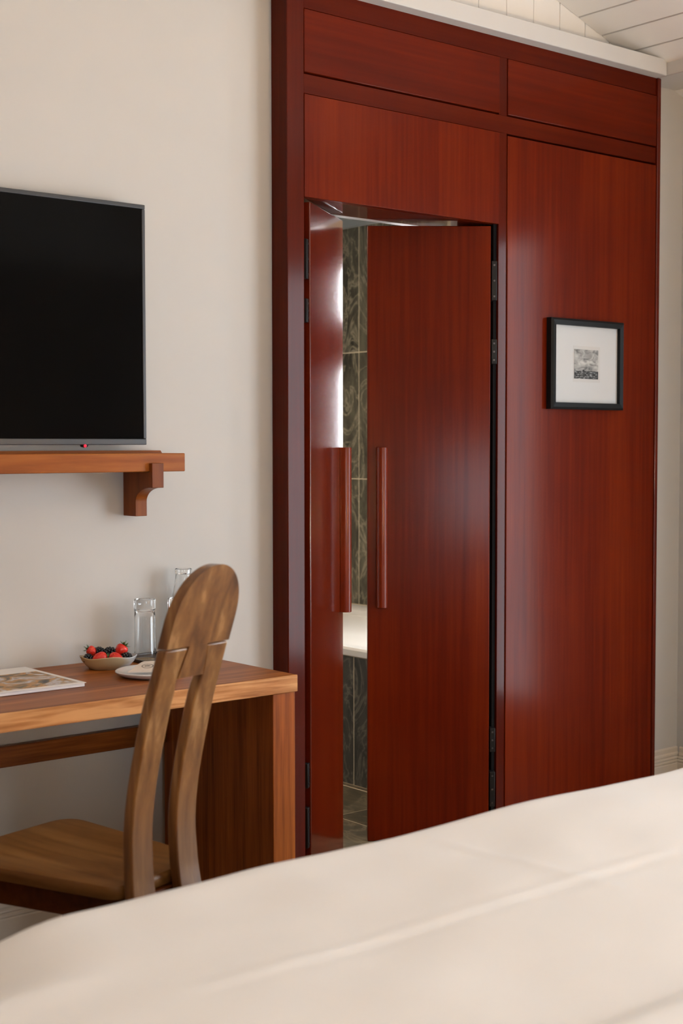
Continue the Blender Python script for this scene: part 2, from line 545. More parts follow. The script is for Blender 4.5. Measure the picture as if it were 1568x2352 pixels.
# tall room window in the right wall
win = thing('window_1', 'tall white window in the right wall', None, (XR + 0.08, (WY0 + WY1) / 2, WZ0), kind='structure')
fr = MB()
fr.box(XR + 0.05, XR + 0.11, WY0, WY0 + 0.05, WZ0, WZ1).box(XR + 0.05, XR + 0.11, WY1 - 0.05, WY1, WZ0, WZ1)
fr.box(XR + 0.05, XR + 0.11, WY0 + 0.05, WY1 - 0.05, WZ0, WZ0 + 0.06).box(XR + 0.05, XR + 0.11, WY0 + 0.05, WY1 - 0.05, WZ1 - 0.05, WZ1)
fr.build('window_frame', 'white', win)
wm = (WY1 - WY0 - 0.1) / 2
for k in range(2):
    a = WY0 + 0.05 + k * wm
    if k:
        boxo('mullion', 'white', XR + 0.05, XR + 0.11, a - 0.035, a + 0.035, WZ0 + 0.06, WZ1 - 0.05, win)
    boxo('pane', 'pane', XR + 0.078, XR + 0.082, a + (0.035 if k else 0), a + wm - (0 if k else 0.035), WZ0 + 0.06, WZ1 - 0.05, win)

w3 = thing('window_3', 'small white window in the wall behind the bed', None, ((VX0 + VX1) / 2, YB - 0.08, VZ0), kind='structure')
fr = MB().box(VX0, VX0 + 0.04, YB - 0.11, YB - 0.05, VZ0, VZ1).box(VX1 - 0.04, VX1, YB - 0.11, YB - 0.05, VZ0, VZ1)
fr.box(VX0 + 0.04, VX1 - 0.04, YB - 0.11, YB - 0.05, VZ0, VZ0 + 0.04).box(VX0 + 0.04, VX1 - 0.04, YB - 0.11, YB - 0.05, VZ1 - 0.04, VZ1)
fr.build('window_frame', 'white', w3)
boxo('pane', 'pane', VX0 + 0.04, VX1 - 0.04, YB - 0.082, YB - 0.078, VZ0 + 0.04, VZ1 - 0.04, w3)

# ------------------------------------------------------------------ bathroom behind the doorway
BX0, BY1, BZ = 2.25, 6.55, 2.600
struct(boxo('floor_bathroom', 'grout', BX0, XB, YC + 0.02, BY1, FZ - 0.1, FZ), 'slate tiled bathroom floor')
fb = bpy.data.objects['floor_bathroom']
for i in range(-4, 2):
    xa = 3.528 + 0.35 * (i - 1)
    xb = min(xa + 0.35, 3.881)
    if xb - xa < 0.05 or xa < BX0 - 0.3:
        continue
    xa = max(xa, BX0)
    off = 0.0 if i == 1 else 0.32 * (i % 2)
    y = 4.273 - 0.68 * 2 + off
    while y < BY1:
        y0, y1 = max(y, YC + 0.03), min(y + 0.68, BY1)
        if y1 - y0 > 0.03:
            boxo('tile', 'slate_floor', xa + 0.003, xb - 0.003, y0 + 0.003, y1 - 0.003, FZ - 0.004, FZ + 0.0012, fb)
        y += 0.68

QY0, QY1 = 4.10, 4.95        # bathroom window
bwm = MB()
bwm.box(XB, XB + 0.12, 3.88, QY0, FZ, BZ).box(XB, XB + 0.12, QY1, BY1, FZ, BZ)
bwm.box(XB, XB + 0.12, QY0, QY1, FZ, 1.05).box(XB, XB + 0.12, QY0, QY1, 2.27, BZ)
wbr = struct(bwm.build('wall_bathroom_right', 'grout'), 'tiled bathroom wall behind the bath')
y = 5.828 - 0.34 * 2
while y < BY1 - 0.02:
    for z0, z1 in ((0.532, 1.212), (1.212, 1.892), (1.892, 2.572)):
        boxo('tile', 'slate', XB - 0.0012, XB + 0.002, y + 0.0025, min(y + 0.34, BY1) - 0.0025, z0 + 0.0025, z1 - 0.0025, wbr, bevel=0.0005, seg=1)
    y += 0.34
boxo('tile', 'slate', XB - 0.0012, XB + 0.002, 3.885, QY0 - 0.04, 0.532, 2.572, wbr)
boxo('cornice', 'plaster_bath', XB - 0.03, XB, QY1 + 0.08, BY1, 2.560, BZ, wbr)
struct(boxo('wall_bathroom_back', 'slate', BX0, XB, BY1, BY1 + 0.1, FZ, BZ), 'slate tiled end wall of the bathroom')
struct(boxo('wall_bathroom_left', 'wall', BX0 - 0.1, BX0, 3.88, BY1, FZ, BZ), 'plain bathroom wall')
bf = MB().box(BX0, DX0, 3.86, 3.90, FZ, BZ).box(DX1, XB, 3.88, 3.90, FZ, BZ).box(DX0, DX1, 3.865, 3.902, DZ, BZ)
struct(bf.build('wall_bathroom_front', 'white'), 'white painted bathroom wall around the doorway')
struct(boxo('ceiling_bathroom', 'plaster_bath', BX0, XB, 3.88, BY1, BZ, BZ + 0.1), 'dim grey bathroom ceiling')
w2 = thing('window_2', 'frosted bathroom window above the bath', None, (XB + 0.06, (QY0 + QY1) / 2, 1.05), kind='structure')
M['frost'] = emit('frosted_daylit_pane', (0.93, 0.96, 1.0), 20.0)
boxo('pane', 'frost', XB + 0.06, XB + 0.066, QY0, QY1, 1.08, 1.76, w2)
boxo('pane', 'frost', XB + 0.06, XB + 0.066, QY0, QY1, 2.02, 2.25, w2)
fr = MB().box(XB - 0.012, XB + 0.08, QY0 - 0.04, QY0, 1.05, 2.29).box(XB - 0.012, XB + 0.08, QY1, QY1 + 0.04, 1.05, 2.29)
fr.box(XB - 0.012, XB + 0.08, QY0, QY1, 1.04, 1.08).box(XB - 0.012, XB + 0.08, QY0, QY1, 2.25, 2.29)
fr.build('window_frame', 'shelf', w2)
boxo('transom', 'shelf', XB - 0.012, XB + 0.08, QY0, QY1, 1.76, 2.02, w2)
area_light('bathroom_lamp', (3.4, 5.0, BZ - 0.02), (0, 0, 0), 0.3, 0.9, 9, (1.0, 0.80, 0.56))

# bath with tiled apron
TX = 3.913
tub = thing('bathtub', 'white built-in bathtub with dark slate apron seen between the doors', 'bathtub', ((TX + XB) / 2, 5.0, FZ))
ty0, ty1 = 3.91, 6.1
# rim and basin as one shell
def rr(x0, x1, y0, y1, r, z, n=6):
    pts = []
    for cx, cy, a0 in ((x1 - r, y0 + r, -90), (x1 - r, y1 - r, 0), (x0 + r, y1 - r, 90), (x0 + r, y0 + r, 180)):
        for k in range(n + 1):
            a = R(a0 + 90 * k / n)
            pts.append(Vector((cx + r * math.cos(a), cy + r * math.sin(a), z)))
    return pts


xb2 = XB - 0.0025
rings = [rr(TX, xb2, ty0, ty1, 0.01, 0.492), rr(TX - 0.012, xb2, ty0, ty1, 0.01, 0.495), rr(TX - 0.014, xb2, ty0, ty1, 0.01, 0.520), rr(TX - 0.006, xb2, ty0, ty1, 0.012, 0.530),
         rr(TX + 0.05, xb2 - 0.10, ty0 + 0.06, ty1 - 0.06, 0.12, 0.530), rr(TX + 0.065, xb2 - 0.115, ty0 + 0.075, ty1 - 0.075, 0.12, 0.520),
         rr(TX + 0.10, xb2 - 0.16, ty0 + 0.13, ty1 - 0.13, 0.14, 0.30), rr(TX + 0.16, xb2 - 0.21, ty0 + 0.25, ty1 - 0.25, 0.15, 0.15), rr(TX + 0.25, xb2 - 0.3, ty0 + 0.4, ty1 - 0.4, 0.12, 0.125)]
MB().loft(rings).build('basin', 'tub', tub, smooth=True)
ap = boxo('apron', 'grout', TX + 0.0012, TX + 0.05, ty0, ty1, FZ, 0.490, tub)
y = 4.615 - 0.34 * 3
while y < ty1 - 0.02:
    y0, y1 = max(y, ty0), min(y + 0.34, ty1)
    if y1 - y0 > 0.02:
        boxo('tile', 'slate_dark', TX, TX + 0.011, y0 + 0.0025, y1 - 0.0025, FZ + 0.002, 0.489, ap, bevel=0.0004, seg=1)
    y += 0.34
boxo('skirting_strip', 'slate_floor', TX - 0.027, TX - 0.005, ty0, ty1, FZ, FZ + 0.002, tub)

# ------------------------------------------------------------------ cherry panelling with the doorway
pan = thing('wood_panelling', 'tall dark cherry wood panelling with fixed panels around the double doors', 'wood panelling', (3.77, 3.69, FZ))
X0, X1 = 2.813, 4.72
PT = 2.873
REC = YC + 0.0045
boxo('post', 'cherry_stile', X0, DX0, YC, YW, FZ, PT, pan, bevel=0.003)
boxo('top_rail', 'cherry_rail', DX0, 4.697, REC, YW, 2.803, PT, pan, bevel=0.001, seg=1)
boxo('rail', 'cherry_rail', DX0, 4.697, REC, YW, 2.532, 2.595, pan, bevel=0.001, seg=1)
boxo('stile', 'cherry_stile', DX1 + 0.001, 3.831, REC, YW, FZ, 2.532, pan, bevel=0.001, seg=1)
boxo('stile', 'cherry_stile', DX1 + 0.001, 3.831, REC, YW, 2.595, 2.803, pan, bevel=0.001, seg=1)
boxo('edge_stile', 'cherry_gloss', 4.699, X1, YC - 0.004, YW, FZ, PT, pan, bevel=0.004)
boxo('panel', 'cherry_x', DX0 + 0.001, DX1, YC, YW, 2.600, 2.801, pan, bevel=0.002)
boxo('panel', 'cherry_x', 3.832, 4.696, YC, YW, 2.600, 2.801, pan, bevel=0.002)
boxo('panel', 'cherry', DX0 + 0.001, DX1, YC, YC + 0.03, DZ, 2.530, pan, bevel=0.0015)
boxo('panel', 'cherry', 3.832, 4.696, YC, YW, FZ, 2.524, pan, bevel=0.002)
boxo('head_lining', 'cherry_gloss', DX0, DX1, YC + 0.03, 3.865, DZ, DZ + 0.02, pan)
boxo('jamb_lining', 'cherry_stile', DX0 - 0.02, DX0, YW + 0.0, 3.865, FZ, DZ, pan)
boxo('jamb_lining', 'cherry_stile', DX1, DX1 + 0.02, YW + 0.0, 3.865, FZ, DZ, pan)
M['gap_shade'] = plain('black_gap_shade', (0.004, 0.003, 0.003), 0.8, vary=0.1, spec=0.1)  # black strips that paint the deep shade in the gaps beside the doors
MB().box(DX0 + 0.0005, DX0 + 0.004, YC + 0.012, 3.70, FZ, DZ).box(DX0 + 0.0005, DX0 + 0.026, 3.70, 3.76, FZ, DZ).build('hinge_gap_shade', 'gap_shade', pan)
MB().box(DX1 - 0.017, DX1 - 0.0005, YC + 0.012, 3.70, FZ, DZ).box(DX1 - 0.042, DX1 - 0.0005, 3.70, 3.76, FZ, DZ).build('hinge_gap_shade', 'gap_shade', pan)

# double doors, both swung into the bathroom
def door(name, label, hinge, ang, width, mirror, gapz):
    d = thing(name, label, None, (hinge[0], hinge[1], FZ), ang, kind='structure')
    sg = -1 if mirror else 1      # leaf runs along +x (left door) or -x (right door) of its own frame
    T = 0.042
    def bb(nm, mat, a0, a1, y0, y1, z0, z1, par=d, **kw):
        xa, xb = sorted((sg * a0, sg * a1))
        return MB().box(xa, xb, y0, y1, z0, z1).build(nm, mat, par, local=(par is d), **kw)
    leaf = MB().box(*sorted((0.0, sg * width)), 0.0, T, 0.002, 2.188 - FZ).build('leaf', 'cherry_leaf' if not mirror else 'cherry', d, local=True, bevel=0.003)
    # half-round pull bar
    pr = []
    w2_, dp = 0.0205, 0.036
    cxh = sg * (width - (0.052 if mirror else 0.021))
    prof = [(-w2_, 0.0), (-w2_, -0.013)]
    for k in range(1, 12):
        a = PI - PI * k / 12
        prof.append((w2_ * math.cos(a), -0.013 - (dp - 0.013) * math.sin(a)))
    prof += [(w2_, -0.013), (w2_, 0.0)]
    MB().prism([(cxh + px, py) for px, py in prof], 'Z', 0.803 - FZ, 1.388 - FZ).build('handle', 'handle', d, local=True, bevel=0.0015)
    for z0, z1 in gapz:
        z0, z1 = z0 - FZ, z1 - FZ
        h = MB().box(*sorted((-sg * 0.004, -sg * 0.024)), 0.004, 0.05, z0, z1).build('hinge', 'iron', d, local=True, bevel=0.002)
        for zz in (z0 + 0.015, (z0 + z1) / 2, z1 - 0.015):
            sm = MB()
            cx = -sg * 0.014
            sm.box(cx - 0.003, cx + 0.003, 0.002, 0.0045, zz - 0.003, zz + 0.003)
            inv = PM[d] @ Matrix.Identity(4)
            sm.v = [inv @ v for v in sm.v]
            sm.build('screw', 'screw', h)
    return d


door('door_1', 'left leaf of the dark cherry double doors, swung inward', (2.914, 3.655), R(34.9), 0.405, False, ((1.937, 2.066), (1.796, 1.873), (0.262, 0.345), (0.061, 0.197)))
door('door_2', 'right leaf of the dark cherry double doors, swung inward', (3.741, 3.643), R(-38.2), 0.447, True, ((1.92, 2.063), (1.69, 1.78), (0.264, 0.353), (0.06, 0.19)))

# ------------------------------------------------------------------ framed picture
YP = YC - 0.001
pf = thing('framed_picture', 'small black-framed seascape photograph with wide white mount on the cherry panel', 'picture', (4.26, YP, 1.532))
fx0, fx1, fz0, fz1, fy = 4.046, 4.471, 1.532, 1.876, YC - 0.030
fwid = 0.025
for (a0, a1, b0, b1, vert) in ((fx0, fx0 + fwid, fz0, fz1, 1), (fx1 - fwid, fx1, fz0, fz1, 1), (fx0, fx1, fz0, fz0 + fwid, 0), (fx0, fx1, fz1 - fwid, fz1, 0)):
    if vert:
        s_ = 1 if a0 == fx0 else -1
        xo, xi = (a0, a1) if s_ > 0 else (a1, a0)
        rings = []
        for z, e in ((fz0, 0), (fz1, 1)):
            zi = fz0 + fwid if e == 0 else fz1 - fwid
            rings.append([Vector((xo, YP, z)), Vector((xo, fy + 0.006, z)), Vector((xo + s_ * 0.008, fy, z + (0.008 if e == 0 else -0.008))), Vector((xi, fy + 0.003, zi)), Vector((xi, YP, zi))])
        MB().loft(rings).build('frame_member', 'frame', pf)
    else:
        s_ = 1 if b0 == fz0 else -1
        zo, zi = (b0, b1) if s_ > 0 else (b1, b0)
        rings = []
        for xx, e in ((fx0, 0), (fx1, 1)):
            xi = fx0 + fwid if e == 0 else fx1 - fwid
            rings.append([Vector((xx, YP, zo)), Vector((xx, fy + 0.006, zo)), Vector((xx + (0.008 if e == 0 else -0.008), fy, zo + s_ * 0.008)), Vector((xi, fy + 0.003, zi)), Vector((xi, YP, zi))])
        MB().loft(rings).build('frame_member', 'frame', pf)
mount = boxo('mount', 'mat', fx0 + 0.02, fx1 - 0.02, YC - 0.012, YC - 0.002, fz0 + 0.02, fz1 - 0.02, pf)
M['mount_edge'] = plain('mount_plate_mark', (0.50, 0.49, 0.475), 0.9, vary=0.02)
kx = (YC - 0.0125) / fy
PX0, PX1, PZ0, PZ1 = 4.170 * kx, 4.310 * kx, 1.4 + 0.249 * kx, 1.4 + 0.361 * kx
boxo('plate_mark', 'mount_edge', PX0 - 0.006, PX1 + 0.011, YC - 0.0123, YC - 0.011, PZ0 - 0.013, PZ1 + 0.013, mount)


def photo_mat():
    m, nt, p = new_mat('seascape_print')
    L = nt.links
    tc = nt.nodes.new('ShaderNodeTexCoord')
    sp = nt.nodes.new('ShaderNodeSeparateXYZ')
    L.new(tc.outputs['Generated'], sp.inputs[0])
    mp = nt.nodes.new('ShaderNodeMapping')
    mp.inputs['Scale'].default_value = (3.2, 1, 4.5)
    L.new(tc.outputs['Generated'], mp.inputs[0])
    n = node(nt, 'ShaderNodeTexNoise', Scale=1.1, Detail=5.0, Distortion=0.7)
    L.new(mp.outputs[0], n.inputs['Vector'])
    sky = ramp(nt, [(0.3, (0.08, 0.08, 0.08)), (0.5, (0.30, 0.295, 0.28)), (0.7, (0.50, 0.49, 0.47))])
    L.new(n.outputs['Fac'], sky.inputs['Fac'])
    mp2 = nt.nodes.new('ShaderNodeMapping')
    mp2.inputs['Scale'].default_value = (5, 1, 24)
    L.new(tc.outputs['Generated'], mp2.inputs[0])
    n2 = node(nt, 'ShaderNodeTexNoise', Scale=1.6, Detail=4.0)
    L.new(mp2.outputs[0], n2.inputs['Vector'])
    sea = ramp(nt, [(0.42, (0.012, 0.012, 0.012)), (0.55, (0.06, 0.06, 0.06)), (0.66, (0.45, 0.45, 0.44))])
    L.new(n2.outputs['Fac'], sea.inputs['Fac'])
    lt = node(nt, 'ShaderNodeMath', operation='LESS_THAN')
    lt.inputs[1].default_value = 0.27
    L.new(sp.outputs['Z'], lt.inputs[0])
    mx = node(nt, 'ShaderNodeMixRGB')
    L.new(lt.outputs[0], mx.inputs['Fac'])
    L.new(sky.outputs['Color'], mx.inputs['Color1'])
    L.new(sea.outputs['Color'], mx.inputs['Color2'])
    # a small boat on the horizon
    vm = node(nt, 'ShaderNodeVectorMath', operation='DISTANCE')
    mp3 = nt.nodes.new('ShaderNodeMapping')
    mp3.inputs['Scale'].default_value = (1, 0, 1.1)
    L.new(tc.outputs['Generated'], mp3.inputs[0])
    L.new(mp3.outputs[0], vm.inputs[0])
    vm.inputs[1].default_value = (0.38, 0, 0.305)
    l2 = node(nt, 'ShaderNodeMath', operation='LESS_THAN')
    l2.inputs[1].default_value = 0.04
    L.new(vm.outputs['Value'], l2.inputs[0])
    mx2 = node(nt, 'ShaderNodeMixRGB')
    mx2.inputs['Color2'].default_value = (0.008, 0.008, 0.008, 1)
    L.new(l2.outputs[0], mx2.inputs['Fac'])
    L.new(mx.outputs['Color'], mx2.inputs['Color1'])
    L.new(mx2.outputs['Color'], p.inputs['Base Color'])
    p.inputs['Roughness'].default_value = 0.7
    return m


M['photo'] = photo_mat()
tag(boxo('photograph', 'photo', PX0, PX1, YC - 0.0132, YC - 0.0122, PZ0, PZ1, mount), 'black and white photograph of the sea under clouds')

# ------------------------------------------------------------------ television
tvx0, tvx1, tvz0, tvz1 = 1.055, 2.289, 1.398, 2.112
tvf = YW - 0.07
tv = thing('television', 'black flat-screen television mounted on the pale wall above the shelf', 'television', (1.67, YW - 0.03, tvz0))
boxo('housing', 'black', tvx0 + 0.004, tvx1 - 0.004, tvf + 0.008, tvf + 0.04, tvz0 + 0.006, tvz1 - 0.004, tv, bevel=0.004)
boxo('wall_mount', 'black', 1.45, 1.9, tvf + 0.04, YW - 0.001, 1.55, 1.95, tv)
bz = MB()
for q in ((tvx0, tvx1, tvz1 - 0.013, tvz1), (tvx0, tvx1, tvz0, tvz0 + 0.018), (tvx0, tvx0 + 0.011, tvz0 + 0.018, tvz1 - 0.013), (tvx1 - 0.011, tvx1, tvz0 + 0.018, tvz1 - 0.013)):
    bz.box(q[0], q[1], tvf, tvf + 0.014, q[2], q[3])
bz.build('bezel', 'bezel', tv, bevel=0.002)
boxo('screen', 'screen', tvx0 + 0.010, tvx1 - 0.010, tvf + 0.003, tvf + 0.012, tvz0 + 0.017, tvz1 - 0.012, tv)
ir = MB().lathe([(0.0001, 0), (0.010, 0.002), (0.012, 0.006), (0.012, 0.012)], 16, (2.083, tvf + 0.012, tvz0 - 0.008)).build('sensor', 'black', tv, smooth=True)
M['led'] = emit('standby_led', (1.0, 0.012, 0.03), 1.3)
led = MB()
bmx = bmesh.new()
bmesh.ops.create_uvsphere(bmx, u_segments=10, v_segments=6, radius=0.0042)
led.add([v.co + Vector((2.080, tvf + 0.0005, tvz0 - 0.003)) for v in bmx.verts], [tuple(v.index for v in f.verts) for f in bmx.faces])
bmx.free()
tag(led.build('standby_light', 'led', ir, smooth=True), 'small glowing red standby light')

# ------------------------------------------------------------------ shelf below the television
sh = thing('wall_shelf', 'chunky brown wooden shelf on corbel brackets under the television', 'shelf', (1.67, YW, 1.184))
boxo('shelf_board', 'shelf', 0.965, 2.375, 3.583, YW, 1.3185, 1.373, sh, bevel=0.0025)
MB().prism([(0.975, 1.373), (2.362, 1.373), (2.357, 1.381), (0.98, 1.381)], 'Y', 3.69, YW).build('back_lip', 'shelf', sh)
bpf = [(YW, 1.184), (3.661, 1.184), (3.661, 1.228)]
for k in range(1, 11):
    a = (PI / 2) * k / 10
    bpf.append((3.578 + (3.661 - 3.578) * math.cos(a), 1.228 + (1.271 - 1.228) * math.sin(a)))
bpf += [(3.567, 1.271), (3.567, 1.344), (3.582, 1.344), (3.582, 1.318), (YW, 1.318)]
for bx_ in (2.2485, 1.051):
    MB().prism(bpf, 'X', bx_, bx_ + 0.0405).build('bracket', 'bracket', sh, bevel=0.0012, seg=1)

# ------------------------------------------------------------------ desk
dk = thing('desk', 'brown oak desk with thick top and solid end panels against the wall', 'desk', (1.68, 3.43, FZ))
boxo('front_edge', 'desk_edge_lit', 0.90, 2.457, 3.142, 3.150, 0.7025, 0.75, dk, bevel=0.002)
boxo('desktop', 'desk_x', 0.90, 2.457, 3.150, YW - 0.002, 0.7025, 0.75, dk, bevel=0.0025)
boxo('end_panel', 'desk_z', 2.374, 2.452, 3.148, YW - 0.022, FZ, 0.7025, dk, bevel=0.002)
boxo('end_panel', 'desk_z', 0.905, 0.983, 3.148, YW - 0.022, FZ, 0.7025, dk, bevel=0.002)
boxo('back_rail', 'desk_dark', 0.983, 2.374, 3.690, 3.712, 0.481, 0.541, dk, bevel=0.002)
DT = 0.75

# ------------------------------------------------------------------ chair
PHI = R(15)
CU, CF = 2.2953, 2.0857      # chair axis and rear-face distance in the turned frame
U = Vector((math.cos(PHI), math.sin(PHI), 0))
FWD = Vector((-math.sin(PHI), math.cos(PHI), 0))
corg = U * CU + FWD * CF
chair = thing('dining_chair', 'brown wooden chair with rounded two-legged back, pushed up to the desk', 'chair', (corg.x, corg.y, 0.0), PHI)
BZP = [(-0.06, -0.18), (0.05, -0.13), (0.2, -0.068), (0.35, -0.018), (0.45, 0.002), (0.5, 0.006), (0.55, 0.008), (0.6, 0.005), (0.65, -0.002), (0.7, -0.012), (0.75, -0.024), (0.8, -0.037),
       (0.85, -0.051), (0.9, -0.068), (0.95, -0.085), (1.0, -0.102), (1.05, -0.119), (1.16, -0.157)]
TH = 0.027


def back_y(z):
    return ease(BZP, z)


def leg_in(z):
    return ease([(0.0, 0.05), (0.45, 0.038), (0.7, 0.0365), (0.885, 0.037), (0.900, 0.041), (0.972, 0.030)], z)


def leg_out(z):
    return ease([(0.0, 0.128), (0.45, 0.109), (0.55, 0.105), (0.8, 0.103), (0.972, 0.1005)], z)


for sg in (-1, 1):
    rings = []
    N = 56
    for i in range(N + 1):
        z = FZ + (0.969 - FZ) * i / N
        y = back_y(z)
        a, b = sg * leg_in(z), sg * leg_out(z)
        rings.append([Vector((a, y, z)), Vector((b, y, z)), Vector((b, y + TH, z)), Vector((a, y + TH, z))])
    MB().loft(rings).build('back_leg', 'chair', chair, local=True, bevel=0.0045, seg=3)


def slab_half(z):
    z0, ztop = 1.02, 1.147
    if z <= z0:
        return 0.1005
    t = (z - z0) / (ztop - z0)
    return 0.1005 * max(0.0, 1 - t ** 2.25) ** 0.5


zs = [0.901, 0.92, 0.945, 0.9695]
rings = []
zz = [0.972 + (1.02 - 0.972) * i / 5 for i in range(6)] + [1.02 + (1.147 - 1.02) * math.sin(PI / 2 * i / 22) for i in range(1, 23)]
# outline of the slab with its dovetail tongue, walked once round
right = [(0.0405, 0.901), (0.0355, 0.935), (0.0292, 0.9715), (0.1005, 0.9715)] + [(slab_half(z), z) for z in zz[1:-1]]
left = [(-a, z) for a, z in reversed(right)]
out = right + [(0.0, 1.147)] + left
n = len(out)
mb = MB()
vs = [(a, back_y(z) - 0.0012, z) for a, z in out] + [(a, back_y(z) + TH, z) for a, z in out]
# faces: build as strips between mirrored points (both sides share heights)
fs = []
for i in range(len(right) - 1):
    j, k = n - 1 - i, n - 2 - i
    fs.append((i, i + 1, k, j))
    fs.append((n + i, n + j, n + k, n + i + 1))
m_ = len(right) - 1
fs.append((m_, m_ + 1, m_ + 2))
fs.append((n + m_, n + m_ + 2, n + m_ + 1))
for i in range(n):
    fs.append((i, n + i, n + (i + 1) % n, (i + 1) % n))
mb.add(vs, fs)
mb.build('headrest', 'chair', chair, local=True, bevel=0.006, seg=3)

# saddle seat
def seat_outline(n=10):
    SH_ = 0.028
    bk, ft, hb, hf = 0.032, 0.565, 0.150, 0.222
    cs = [((hb, bk), 0.10), ((hf, ft), 0.075), ((-hf, ft), 0.075), ((-hb, bk), 0.045)]
    pts = []
    for i in range(4):
        p = Vector(cs[i][0])
        a = Vector(cs[i - 1][0])
        b = Vector(cs[(i + 1) % 4][0])
        r = cs[i][1]
        da, db = (a - p).normalized(), (b - p).normalized()
        for k in range(n + 1):
            t = k / n
            q = (p + da * r) * (1 - t) ** 2 + p * 2 * t * (1 - t) + (p + db * r) * t * t
            pts.append((q.x + SH_, q.y))
    return pts


so = seat_outline()
cx_, cy_ = 0.028, 0.30
rings = []
for s_, z in ((0.93, 0.417), (0.985, 0.421), (1.0, 0.431), (0.995, 0.443), (0.975, 0.4495), (0.9, 0.4495), (0.75, 0.4475), (0.5, 0.444), (0.25, 0.442), (0.03, 0.442)):
    rings.append([Vector((cx_ + (a - cx_) * s_, cy_ + (b - cy_) * s_, z)) for a, b in so])
MB().loft(rings).build('seat', 'seat', chair, local=True, smooth=True)
for sg in (-1, 1):
    x_ = 0.028 + sg * 0.165
    rings = []
    for z, w in ((FZ, 0.014), (0.2, 0.017), (0.418, 0.02)):
        yo = 0.49 + (0.418 - z) * 0.06
        rings.append([Vector((x_ + a * w, yo + b * w, z)) for a, b in ((-1, -1), (1, -1), (1, 1), (-1, 1))])
    MB().loft(rings).build('front_leg', 'chair_dark', chair, local=True, bevel=0.004)
    xa, xb = 0.028 + sg * 0.09, 0.028 + sg * 0.158
    MB().add([(xa - 0.011, 0.035, 0.352), (xa + 0.011, 0.035, 0.352), (xb + 0.011, 0.475, 0.352), (xb - 0.011, 0.475, 0.352), (xa - 0.011, 0.035, 0.419), (xa + 0.011, 0.035, 0.419), (xb + 0.011, 0.475, 0.419), (xb - 0.011, 0.475, 0.419)],
             [(0, 3, 2, 1), (4, 5, 6, 7), (0, 1, 5, 4), (1, 2, 6, 5), (2, 3, 7, 6), (3, 0, 4, 7)]).build('apron', 'chair_dark', chair, local=True, bevel=0.002)
MB().box(-0.12, 0.175, 0.48, 0.502, 0.355, 0.418).build('apron', 'chair_dark', chair, local=True, bevel=0.002)
MB().box(-0.105, 0.12, 0.024, 0.05, 0.355, 0.418).build('apron', 'chair_dark', chair, local=True, bevel=0.002)

# ------------------------------------------------------------------ things on the desk
# magazine
def cover_mat():
    m, nt, p = new_mat('magazine_cover')
    L = nt.links
    tc = nt.nodes.new('ShaderNodeTexCoord')
    sp = nt.nodes.new('ShaderNodeSeparateXYZ')
    L.new(tc.outputs['Generated'], sp.inputs[0])
    def rng(out, a, b):
        g = node(nt, 'ShaderNodeMath', operation='GREATER_THAN')
        g.inputs[1].default_value = a
        l = node(nt, 'ShaderNodeMath', operation='LESS_THAN')
        l.inputs[1].default_value = b
        mu = node(nt, 'ShaderNodeMath', operation='MULTIPLY')
        L.new(out, g.inputs[0])
        L.new(out, l.inputs[0])
        L.new(g.outputs[0], mu.inputs[0])
        L.new(l.outputs[0], mu.inputs[1])
        return mu
    a = rng(sp.outputs['X'], 0.05, 0.955)
    b = rng(sp.outputs['Y'], 0.045, 0.735)
    f = node(nt, 'ShaderNodeMath', operation='MULTIPLY')
    L.new(a.outputs[0], f.inputs[0])
    L.new(b.outputs[0], f.inputs[1])
    mp = nt.nodes.new('ShaderNodeMapping')
    mp.inputs['Scale'].default_value = (1, 1.2, 0)
    L.new(tc.outputs['Generated'], mp.inputs[0])
    v = node(nt, 'ShaderNodeTexNoise', Scale=4.2, Detail=3.0, Distortion=1.3)
    L.new(mp.outputs[0], v.inputs['Vector'])
    r = ramp(nt, [(0.30, (0.03, 0.028, 0.035)), (0.41, (0.16, 0.12, 0.06)), (0.47, (0.60, 0.27, 0.05)), (0.51, (0.36, 0.24, 0.12)), (0.57, (0.62, 0.58, 0.60)), (0.66, (0.22, 0.14, 0.06))])
    L.new(v.outputs['Fac'], r.inputs['Fac'])
    mx = node(nt, 'ShaderNodeMixRGB')
    mx.inputs['Color1'].default_value = (0.82, 0.78, 0.74, 1)
    L.new(f.outputs[0], mx.inputs['Fac'])
    L.new(r.outputs['Color'], mx.inputs['Color2'])
    L.new(mx.outputs['Color'], p.inputs['Base Color'])
    p.inputs['Roughness'].default_value = 0.45
    return m


M['cover'] = cover_mat()
M['paper'] = plain('paper_block', (0.78, 0.77, 0.80), 0.8, vary=0.03, nscale=40)
mg = thing('magazine', 'white magazine with a food photograph on its cover lying on the desk', 'magazine', (1.74, 3.52, DT))
boxo('page_block', 'paper', 1.582, 1.897, 3.353, 3.697, DT + 0.001, DT + 0.0105, mg, bevel=0.001, seg=1)
boxo('cover', 'cover', 1.58, 1.90, 3.35, 3.70, DT + 0.0105, DT + 0.0118, mg)

